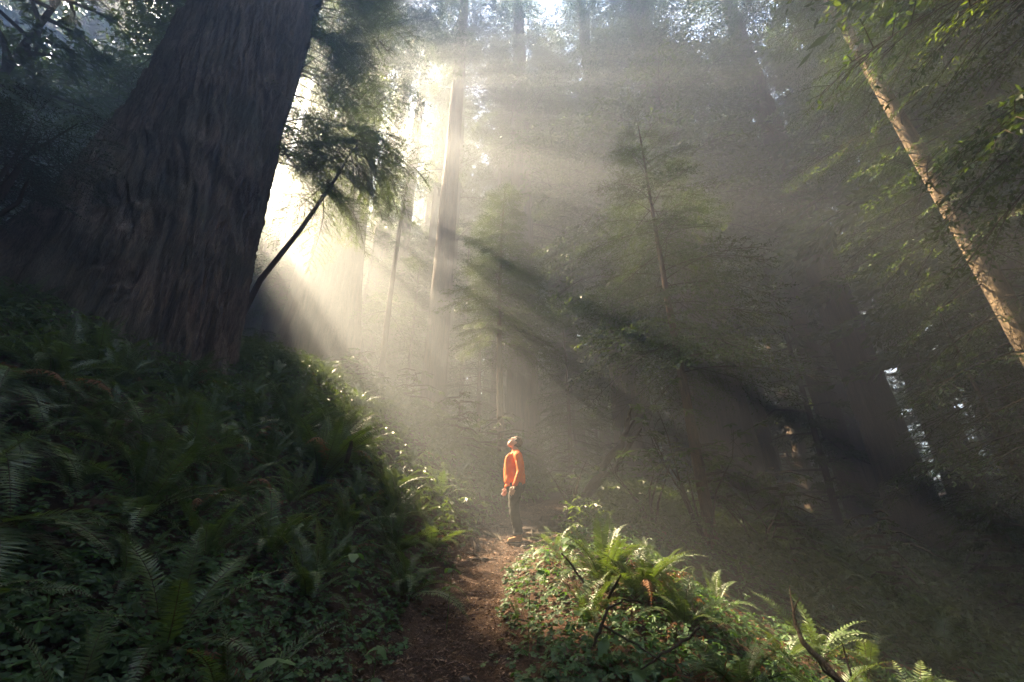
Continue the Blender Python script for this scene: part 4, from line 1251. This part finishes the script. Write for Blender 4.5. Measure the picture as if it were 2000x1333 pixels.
# arched and fallen sticks on the mound
def free(name, label, pts, rad, seed, mat=None, cat="stick", extra=()):
    stick(name, label, cat, [A_(at(*q)) for q in pts], rad, mat=mat, seed=seed, extra=[([A_(at(*q)) for q in e], r_) for e, r_ in extra])
free("stick", "curved bare stick sticking up among the sunlit ferns of the mound", [(1140, 1138, 4.3), (1128, 1122, 4.35), (1113, 1098, 4.4), (1097, 1081, 4.45)], [0.011, 0.011, 0.010, 0.006], 31)
free("stick", "dark arched stick bending over the shaded side of the mound", [(1160, 1262, 3.0), (1174, 1222, 3.05), (1190, 1184, 3.1), (1220, 1172, 3.15), (1252, 1177, 3.2)], [0.008, 0.009, 0.008, 0.006, 0.003], 32)
free("stick", "straight dark stick pointing up beside the arched stick", [(1188, 1170, 3.5), (1202, 1142, 3.5), (1213, 1124, 3.55)], [0.010, 0.009, 0.005], 33)
free("stick", "dark fallen branch slanting up over the brown litter", [(1250, 1310, 2.9), (1305, 1272, 3.0), (1340, 1250, 3.05), (1367, 1226, 3.1)], [0.004, 0.007, 0.008, 0.006], 34)
free("stick", "long thin branch lying down the shaded mound to the bottom edge", [(1180, 1222, 3.0), (1240, 1258, 2.85), (1290, 1290, 2.75), (1325, 1312, 2.7)], [0.007, 0.006, 0.004, 0.003], 35)
free("stick", "bare slanting stick with forked tip at the lower right", [(1650, 1345, 2.9), (1612, 1300, 3.0), (1572, 1258, 3.1), (1553, 1220, 3.2), (1550, 1195, 3.25)], [0.022, 0.019, 0.015, 0.011, 0.009], 36, mat=M_BARK_PALE,
     extra=[([(1550, 1195, 3.25), (1545, 1170, 3.3), (1542, 1145, 3.35)], [0.007, 0.005, 0.002]), ([(1550, 1195, 3.25), (1556, 1178, 3.25), (1562, 1168, 3.25)], [0.006, 0.004, 0.002]),
            ([(1638, 1330, 2.9), (1610, 1312, 2.85), (1598, 1292, 2.85)], [0.01, 0.007, 0.003])])
free("stick", "slim dark stem right of the slanting stick at the bottom", [(1662, 1320, 3.0), (1650, 1275, 3.1), (1644, 1255, 3.1)], [0.006, 0.005, 0.003], 37)
free("broken_stem", "short dark broken stem on the bank left of the hiker", [(676, 905, 5.2), (682, 885, 5.2), (687, 862, 5.2)], [0.03, 0.028, 0.02], 38, cat="stem")
free("stick", "pale twig lying low in the shade under the leaning conifer", [(1340, 1059, 8.0), (1355, 1061, 8.0), (1372, 1063, 8.0)], [0.008, 0.008, 0.005], 39, mat=M_BARK_PALE)

# litter: bark chips, needles and twigs, uncountable
def litter(name, label, n, xyf, size, rg, mat=None, lift=0.012, flat=0.35, wid=(0.08, 0.45)):
    xy = xyf(n)
    n = len(xy)
    z = ground_np(xy[:, 0], xy[:, 1]) + 0.02 * 0
    a = rg.uniform(0, 6.28, n)
    d = np.stack([np.cos(a), np.sin(a), rg.normal(0, flat, n)], -1); d /= np.linalg.norm(d, axis=1)[:, None]
    b0 = np.stack([xy[:, 0], xy[:, 1], z + rg.random(n) * lift + 0.004], -1)
    mb = MB()
    L = size * rg.uniform(0.3, 1.3, n) ** 1.5
    leaf_quads(mb, b0, d, np.array([0, 0, 1.0]) + rg.normal(0, 0.5, (n, 3)), L, np.maximum(0.003, L * rg.uniform(*wid, n)), 0, rg.random(n) ** 1.5)
    o = obj(name, mb.build(name, [mat or M_LITTER]))
    tag(o, label, None, None, "stuff")
rgL = np.random.default_rng(55)
def on_path(n):
    y = 2.3 * (13 / 2.3) ** rgL.random(n)
    x = pathx(y) + pathw(y) * 1.4 * rgL.uniform(-1, 1, n)
    return np.stack([x, y], -1)
litter("path_litter", "bark chips and fallen needles scattered over the path", 26000, on_path, 0.035, rgL)
def by_hiker(n):
    x = rgL.uniform(-1.2, 2.6, n); y = rgL.uniform(6.6, 12, n)
    return np.stack([x, y], -1)
litter("path_litter", "twigs and chips on the bare soil round the hiker", 8000, by_hiker, 0.06, rgL)
def on_patch(n):
    return np.stack([1.15 + 0.32 * rgL.normal(0, 1, n), 3.1 + 0.3 * rgL.normal(0, 1, n)], -1)
litter("brown_litter", "heap of brown dead fern stalks and twigs on the mound", 2600, on_patch, 0.16, rgL, mat=M_FERNDEAD, lift=0.10, flat=0.5, wid=(0.03, 0.09))
def on_mound(n):
    return np.stack([rgL.uniform(0.2, 3.2, n), rgL.uniform(2.4, 6, n)], -1)
litter("brown_litter", "dead stalks caught in the leaves of the mound", 3500, on_mound, 0.09, rgL, mat=M_FERNDEAD, lift=0.14, flat=0.5, wid=(0.03, 0.08))
# ------------------------------------------------------------------ the hiker
def ell(mb, c, r, rot=None, nu=18, nv=12):
    th, ph = np.meshgrid(np.linspace(0, PI, nv + 1), np.linspace(0, 2 * PI, nu, endpoint=False), indexing='ij')
    V = np.stack([np.sin(th) * np.cos(ph), np.sin(th) * np.sin(ph), np.cos(th)], -1) * np.asarray(r, float)
    if rot is not None: V = V @ np.array(Euler(rot).to_matrix()).T
    V = V.reshape(-1, 3) + np.asarray(c, float)
    i = np.arange(nv)[:, None] * nu; j = np.arange(nu)[None]; j2 = (j + 1) % nu
    mb.add(V, np.stack([i + j, i + nu + j, i + nu + j2, i + j2], -1).reshape(-1, 4))
def limb(mb, P, rad, seg=16, sq=(1, 1)):
    """closed tapered tube with round ends"""
    P = np.asarray(P, float); rad = np.asarray(rad, float)
    t = np.linspace(0, 1, len(P)); t2 = np.linspace(0, 1, (len(P) - 1) * 5 + 1)
    def sm(v):
        w = np.interp(t2, t, v); 
        return np.convolve(np.pad(w, 2, mode='edge'), [0.1, 0.2, 0.4, 0.2, 0.1], 'valid')
    Q = np.stack([sm(P[:, c]) for c in range(3)], -1); rr = sm(rad)
    T, Nn, B = frames(Q)
    a = np.linspace(0, 2 * PI, seg, endpoint=False)
    V = Q[:, None] + rr[:, None, None] * (sq[0] * np.cos(a)[None, :, None] * Nn[:, None] + sq[1] * np.sin(a)[None, :, None] * B[:, None])
    k = len(Q)
    i = np.arange(k - 1)[:, None] * seg; j = np.arange(seg)[None]; j2 = (j + 1) % seg
    F = np.stack([i + j, i + j2, i + seg + j2, i + seg + j], -1).reshape(-1, 4)
    V = np.vstack([V.reshape(-1, 3), Q[0] - T[0] * rr[0] * 0.5, Q[-1] + T[-1] * rr[-1] * 0.5])
    mb.add(V, F)
    mb.V.append(np.zeros((0, 3)))
    off = mb.n - len(V)
    c0 = np.stack([(np.arange(seg) + 1) % seg, np.arange(seg), np.full(seg, k * seg)], -1)
    c1 = np.stack([(k - 1) * seg + np.arange(seg), (k - 1) * seg + (np.arange(seg) + 1) % seg, np.full(seg, k * seg + 1)], -1)
    mb.F[-1] = mb.F[-1]
    mb.F.append(np.concatenate([c0, c1]) + off); mb.M.append(0); mb.T.append(np.full(2 * seg, .5))

def remeshed(name, mb, voxel, mat, parent, smooth=4, wrinkle=None):
    me = mb.build(name, [mat])
    o = bpy.data.objects.new(name, me); C.objects.link(o)
    m = o.modifiers.new("r", 'REMESH'); m.mode = 'VOXEL'; m.voxel_size = voxel; m.use_smooth_shade = True
    if smooth:
        s = o.modifiers.new("s", 'SMOOTH'); s.iterations = smooth; s.factor = 0.5
    dg = bpy.context.evaluated_depsgraph_get()
    me2 = bpy.data.meshes.new_from_object(o.evaluated_get(dg))
    o.modifiers.clear(); o.data = me2
    me2.materials.clear(); me2.materials.append(mat)
    if wrinkle:
        nv = len(me2.vertices); co = np.empty(nv * 3, np.float32); me2.vertices.foreach_get("co", co); co = co.reshape(-1, 3).astype(float)
        nn = np.empty(nv * 3, np.float32); me2.vertices.foreach_get("normal", nn); nn = nn.reshape(-1, 3)
        co = co + nn * wrinkle(co)[:, None]
        me2.vertices.foreach_set("co", co.astype(np.float32).ravel())
    me2.polygons.foreach_set("use_smooth", np.ones(len(me2.polygons), bool))
    me2.update()
    o.parent = parent
    return o

def cloth(name, c1, c2, rough=0.85, scale=60, trans=None):
    m = plain_mat(name, c1, c2, scale=scale, rough=rough, bump=0.25, dist=0.004)
    return m
M_SKIN = plain_mat("skin", (0.50, 0.29, 0.20), (0.58, 0.36, 0.26), scale=30, rough=0.5, spec=0.4, bump=0.05)
M_JACKET = cloth("orange_fleece", (0.66, 0.10, 0.010), (0.74, 0.15, 0.014), rough=0.75, scale=14)
M_TROUSER = cloth("olive_trousers", (0.02, 0.019, 0.014), (0.042, 0.037, 0.027), scale=22)
M_BOOT = cloth("tan_boots", (0.22, 0.12, 0.05), (0.33, 0.19, 0.08), scale=25)
M_SOLE = cloth("boot_soles", (0.03, 0.022, 0.016), (0.05, 0.04, 0.03))
M_HAIR = plain_mat("brown_hair", (0.05, 0.03, 0.018), (0.16, 0.10, 0.055), scale=60, rough=0.55, spec=0.4, bump=0.6, dist=0.01)
M_EYE = plain_mat("eye", (0.03, 0.03, 0.03), (0.05, 0.04, 0.03), rough=0.2)

def person():
    hx, hy = 0.06, 7.7
    hz = ground(hx, hy) - 0.005
    # local frame: +x is the way he faces, +y his left, z up; he is turned towards the left of the picture and a little to the camera
    root = thing("person", "standing hiker in an orange long-sleeved top and dark trousers, looking up into the light", "person", (hx, hy, hz), R(180 + 8))
    k = 1.0
    # --- skin body with head and hands
    b = MB()
    # feet to hips
    hip = [0.0, 0.0, 0.92]
    legs = {1: [(0.0, .09, .90), (0.035, .10, .70), (0.045, .105, .49), (0.0, .105, .28), (-0.03, .105, .09)],
            -1: [(0.0, -.09, .90), (0.015, -.10, .70), (0.01, -.10, .49), (-0.04, -.10, .28), (-0.075, -.10, .09)]}
    rl = [0.088, 0.078, 0.056, 0.052, 0.04]
    for s in (1, -1):
        limb(b, legs[s], rl)
        fx = legs[s][-1][0]
        limb(b, [(fx - 0.03, legs[s][-1][1], .045), (fx + 0.06, legs[s][-1][1] + s * .01, .045), (fx + .16, legs[s][-1][1] + s * .02, .03)], [0.04, .042, .032])
    limb(b, [(0, 0, .90), (0.0, 0, 1.02), (0.01, 0, 1.15), (0.015, 0, 1.30), (-0.005, 0, 1.42)], [.13, .12, .125, .135, .10], sq=(0.85, 1.25), seg=24)
    limb(b, [(-0.01, -.15, 1.41), (-0.015, 0, 1.44), (-0.01, .15, 1.41)], [.055, .065, .055])
    limb(b, [(-0.02, 0, 1.42), (0.0, 0, 1.50), (0.015, 0, 1.57)], [.062, .056, .056])
    # head: tilted back to look up
    hc = np.array([0.02, 0, 1.635]); tb = R(-33)       # rotation about y
    Rm = np.array(Euler((0, tb, R(4))).to_matrix())
    def hp(x, y, z): return hc + Rm @ np.array([x, y, z])
    ell(b, hp(-0.012, 0, .028), (.092, .074, .098), (0, tb, 0), 24, 18)
    ell(b, hp(0.035, 0, -.045), (.055, .050, .062), (0, tb, 0))
    ell(b, hp(0.066, 0, -.088), (.024, .026, .02), (0, tb, 0))           # chin
    ell(b, hp(0.055, 0, -.05), (.045, .048, .055), (0, tb, 0))
    ell(b, hp(0.07, 0, .045), (.02, .05, .018), (0, tb, 0))              # brow
    limb(b, [hp(.078, 0, .03), hp(.1, 0, .0), hp(.106, 0, -.016)], [.009, .013, .015])  # nose
    for s in (1, -1): ell(b, hp(.092, s * .010, -.02), (.010, .008, .008), (0, tb, 0), 10, 8)
    ell(b, hp(.088, 0, -.047), (.014, .024, .006), (0, tb, 0), 12, 8); ell(b, hp(.086, 0, -.058), (.013, .021, .007), (0, tb, 0), 12, 8)
    for s in (1, -1):
        ell(b, hp(.055, s * .036, -.01), (.03, .022, .03), (0, tb, 0))   # cheek
        ell(b, hp(-.012, s * .078, -.002), (.020, .010, .032), (0, tb, 0), 12, 8)     # ear
        limb(b, [hp(-.02, s * .082, .025), hp(-.032, s * .088, .0), hp(-.018, s * .08, -.028)], [.006, .006, .005], 8)
    # arms
    arms = {1: [(-0.015, .185, 1.39), (-0.035, .235, 1.24), (-0.045, .255, 1.11), (0.0, .262, .99), (0.05, .255, .875)],
            -1: [(-0.015, -.185, 1.39), (-0.02, -.235, 1.24), (-0.01, -.26, 1.11), (0.055, -.275, .995), (0.115, -.275, .885)]}
    ra = [.052, .046, .040, .034, .026]
    for s in (1, -1):
        limb(b, arms[s], ra)
        w = np.array(arms[s][-1]); d = norm(w - np.array(arms[s][-2])); 
        fw = norm(np.array([1.0, 0, 0]) - d * d[0]); inn = np.array([0, -s, 0.0])
        palm = w + d * .045
        limb(b, [w, w + d * .03, w + d * .085], [.024, .030, .030], sq=(1.25, .55))
        for f, (off, ln) in enumerate([(.030, .075), (.010, .085), (-.011, .080), (-.031, .062)]):
            r0 = w + d * .078 + fw * off
            m1 = r0 + d * ln * .45 + inn * .006; m2 = m1 + d * ln * .32 + inn * .018; m3 = m2 + d * ln * .2 + inn * .018
            limb(b, [r0 - d * .02, r0, m1, m2, m3], [.0095, .0095, .009, .0082, .0068], 8)
        th0 = w + d * .025 + fw * .022
        limb(b, [th0, th0 + fw * .025 + d * .03 + inn * .008, th0 + fw * .030 + d * .06 + inn * .016], [.012, .011, .008], 8)
    remeshed("body", b, 0.0055, M_SKIN, root, smooth=2)
    for s in (1, -1):
        e = MB(); ell(e, hp(.0735, s * .031, .012), (.012, .013, .010), (0, tb, 0), 12, 8)
        obj("eye", e.build("eye", [M_EYE], True), root)
        e = MB(); limb(e, [hp(.082, s * .017, .036), hp(.083, s * .032, .041), hp(.074, s * .047, .035)], [.004, .005, .003], 6)
        obj("eyebrow", e.build("eyebrow", [M_HAIR], True), root)
    # hair
    h = MB()
    rg = np.random.default_rng(3)
    ell(h, hp(-.03, 0, .045), (.088, .083, .088), (0, tb, 0), 22, 16)
    ell(h, hp(-.05, 0, .0), (.062, .076, .075), (0, tb, 0))
    for i in range(230):
        th = rg.uniform(0, 1.9); ph = rg.uniform(0, 6.28)
        v = np.array([math.sin(th) * math.cos(ph) * .094, math.sin(th) * math.sin(ph) * .086, math.cos(th) * .094])
        if v[0] > .045 and v[2] < .052: continue
        if v[2] < -0.01 and v[0] > -.02: continue
        q = hp(*(v + np.array([-.03, 0, .042])))
        ell(h, q, tuple(rg.uniform(.010, .020, 3)), tuple(rg.uniform(0, 3, 3)), 8, 6)
    remeshed("hair", h, 0.0055, M_HAIR, root, smooth=1, wrinkle=lambda c: 0.004 * fbm(c * 90, 2))
    # top
    j = MB()
    up = lambda L, e: L
    for s in (1, -1):
        P = [np.array(q) for q in arms[s]]
        limb(j, [P[0] + [0, -s * .02, .0], P[0], P[1], P[2], P[3], P[4] + [0, 0, .012]], [.066, .070, .066, .060, .054, .042], 18)
        limb(j, [P[4] + [0, 0, .03], P[4] + [0, 0, .0]], [.040, .035], 14)
    limb(j, [(0.0, 0, .90), (0.01, 0, .97), (0.02, 0, 1.10), (0.02, 0, 1.25), (0.01, 0, 1.36), (-0.015, 0, 1.43)], [.146, .152, .150, .150, .140, .085], sq=(0.86, 1.2), seg=28)
    limb(j, [(-0.015, -.165, 1.395), (-0.015, -.06, 1.435), (-0.015, .06, 1.435), (-0.015, .165, 1.395)], [.068, .07, .07, .068])
    limb(j, [(-0.02, 0, 1.43), (-0.005, 0, 1.475), (0.0, 0, 1.495)], [.084, .075, .070])
    ell(j, (0.05, .06, 1.44), (.05, .05, .02), (0, R(30), 0)); ell(j, (0.05, -.06, 1.44), (.05, .05, .02), (0, R(30), 0))
    def wr(c):
        v = 0.010 * ridged(np.stack([c[:, 0] * 7, c[:, 1] * 9 + 0.8 * c[:, 2], c[:, 2] * 2.2], -1), 2)
        band = np.clip(1 - np.abs(c[:, 2] - .93) / .03, 0, 1)
        return v + 0.006 * fbm(c * 14, 2) - 0.012 * band * (np.abs(c[:, 1]) < .2)
    jk = remeshed("top", j, 0.007, M_JACKET, root, smooth=3, wrinkle=wr)
    jk["label"] = "orange long-sleeved top"
    # trousers
    t = MB()
    for s in (1, -1):
        P = [np.array(q) for q in legs[s]]
        limb(t, [P[0] + [0, 0, .03], P[0], P[1], P[2], P[3], P[4] + [0, 0, .04]], [.098, .104, .094, .076, .073, .066], 20)
    limb(t, [(0, 0, .80), (0, 0, .88), (0, 0, .98)], [.11, .128, .122], sq=(0.88, 1.25), seg=24)
    for s in (1, -1): ell(t, (0.02, s * .165, .66), (.07, .02, .08))
    def wt(c):
        return 0.009 * ridged(np.stack([c[:, 0] * 5, c[:, 1] * 5 + 20, c[:, 2] * 7 + c[:, 0] * 6], -1), 3) + 0.006 * np.clip((.25 - c[:, 2]) / .2, 0, 1) * np.sin(c[:, 2] * 130)
    tr = remeshed("trousers", t, 0.007, M_TROUSER, root, smooth=2, wrinkle=wt)
    tr["label"] = "dark olive trousers"
    # boots
    for s in (1, -1):
        x, y, _ = legs[s][-1]
        yaw = s * 0.12
        bt = MB()
        limb(bt, [(x, y, .17), (x - .005, y, .10), (x - .005, y, .06)], [.052, .050, .050], 14)
        limb(bt, [(x - .045, y, .05), (x + .03, y + s * .006, .058), (x + .11, y + s * .016, .045), (x + .175, y + s * .024, .038)], [.044, .048, .044, .034], 14, sq=(.95, 1.05))
        o = remeshed("boot", bt, 0.006, M_BOOT, root, smooth=2)
        so = MB()
        n = 24; a = np.linspace(0, 2 * PI, n, endpoint=False)
        ox = x + .06 + .145 * np.cos(a); oy = y + s * .012 + (.050 + .008 * np.cos(a)) * np.sign(np.sin(a)) * np.abs(np.sin(a)) ** 0.6
        V = np.concatenate([np.stack([ox, oy, 0 * a], -1), np.stack([ox * 1, oy, 0 * a + .022], -1), [[x + .06, y, 0], [x + .06, y, .022]]])
        i = np.arange(n); i2 = (i + 1) % n
        so.add(V, np.stack([i, i2, i2 + n, i + n], -1)); off = so.n - len(V)
        so.V.append(np.zeros((0, 3))); so.F.append(np.concatenate([np.stack([i2, i, i * 0 + 2 * n], -1), np.stack([i + n, i2 + n, i * 0 + 2 * n + 1], -1)]) + off); so.M.append(0); so.T.append(np.full(2 * n, .5))
        obj("sole", so.build("sole", [M_SOLE]), o)
person()

# ------------------------------------------------------------------ look-alikes are told apart by their order across the view
def order_labels():
    byl = {}
    for o in S.objects:
        if o.get("label") and o.get("category") and not str(o["label"]).startswith("redwood of the same forest"):
            byl.setdefault(o["label"], []).append(o)
    words_ = ["leftmost", "second from the left", "third from the left", "fourth from the left", "fifth from the left", "sixth from the left", "seventh from the left", "eighth from the left", "ninth from the left", "tenth from the left"]
    for lb, os_ in byl.items():
        if len(os_) < 2: continue
        os_.sort(key=lambda o: screen(o.location)[0])
        for k, o in enumerate(os_):
            o["label"] = lb + ", " + (words_[k] if k < 10 else f"{k + 1}th from the left")
order_labels()

# ------------------------------------------------------------------ mist
def haze():
    m = bpy.data.materials.new("mist"); m.use_nodes = True
    nt = m.node_tree; nt.nodes.clear()
    out = nt.nodes.new("ShaderNodeOutputMaterial")
    v = nt.nodes.new("ShaderNodeVolumePrincipled")
    v.inputs["Color"].default_value = (0.83, 0.915, 1.0, 1)
    v.inputs["Density"].default_value = HAZE_DENSITY
    v.inputs["Anisotropy"].default_value = HAZE_G
    nt.links.new(v.outputs[0], out.inputs["Volume"])
    zlo = float(GZ.min()) - 1.0
    hi = 44.0
    for o in S.objects:
        if o.type == 'MESH' and o.name.startswith(("crown", "trunk", "bough")):
            pass
    bpy.context.view_layer.update()
    for o in S.objects:
        if o.type == 'MESH':
            z = max((o.matrix_world @ Vector(c)).z for c in o.bound_box)
            hi = max(hi, z + 1.0) if False else hi
            haze.top = max(getattr(haze, "top", 0), z)
    hi = haze.top + 1.0
    print("haze top", hi)
    X = 138
    V = [(x, y, z) for x in (-X, X) for y in (-X, X) for z in (zlo, hi)]
    F = [(0, 1, 3, 2), (4, 6, 7, 5), (0, 4, 5, 1), (2, 3, 7, 6), (0, 2, 6, 4), (1, 5, 7, 3)]
    o = obj("haze", mesh("haze", V, [np.array(F)], [m], [0]))
    o["kind"] = "stuff"; o["label"] = "pale mist filling the forest"
haze()
print("objects", len(S.objects), "tris", sum(len(m.polygons) for m in bpy.data.meshes))
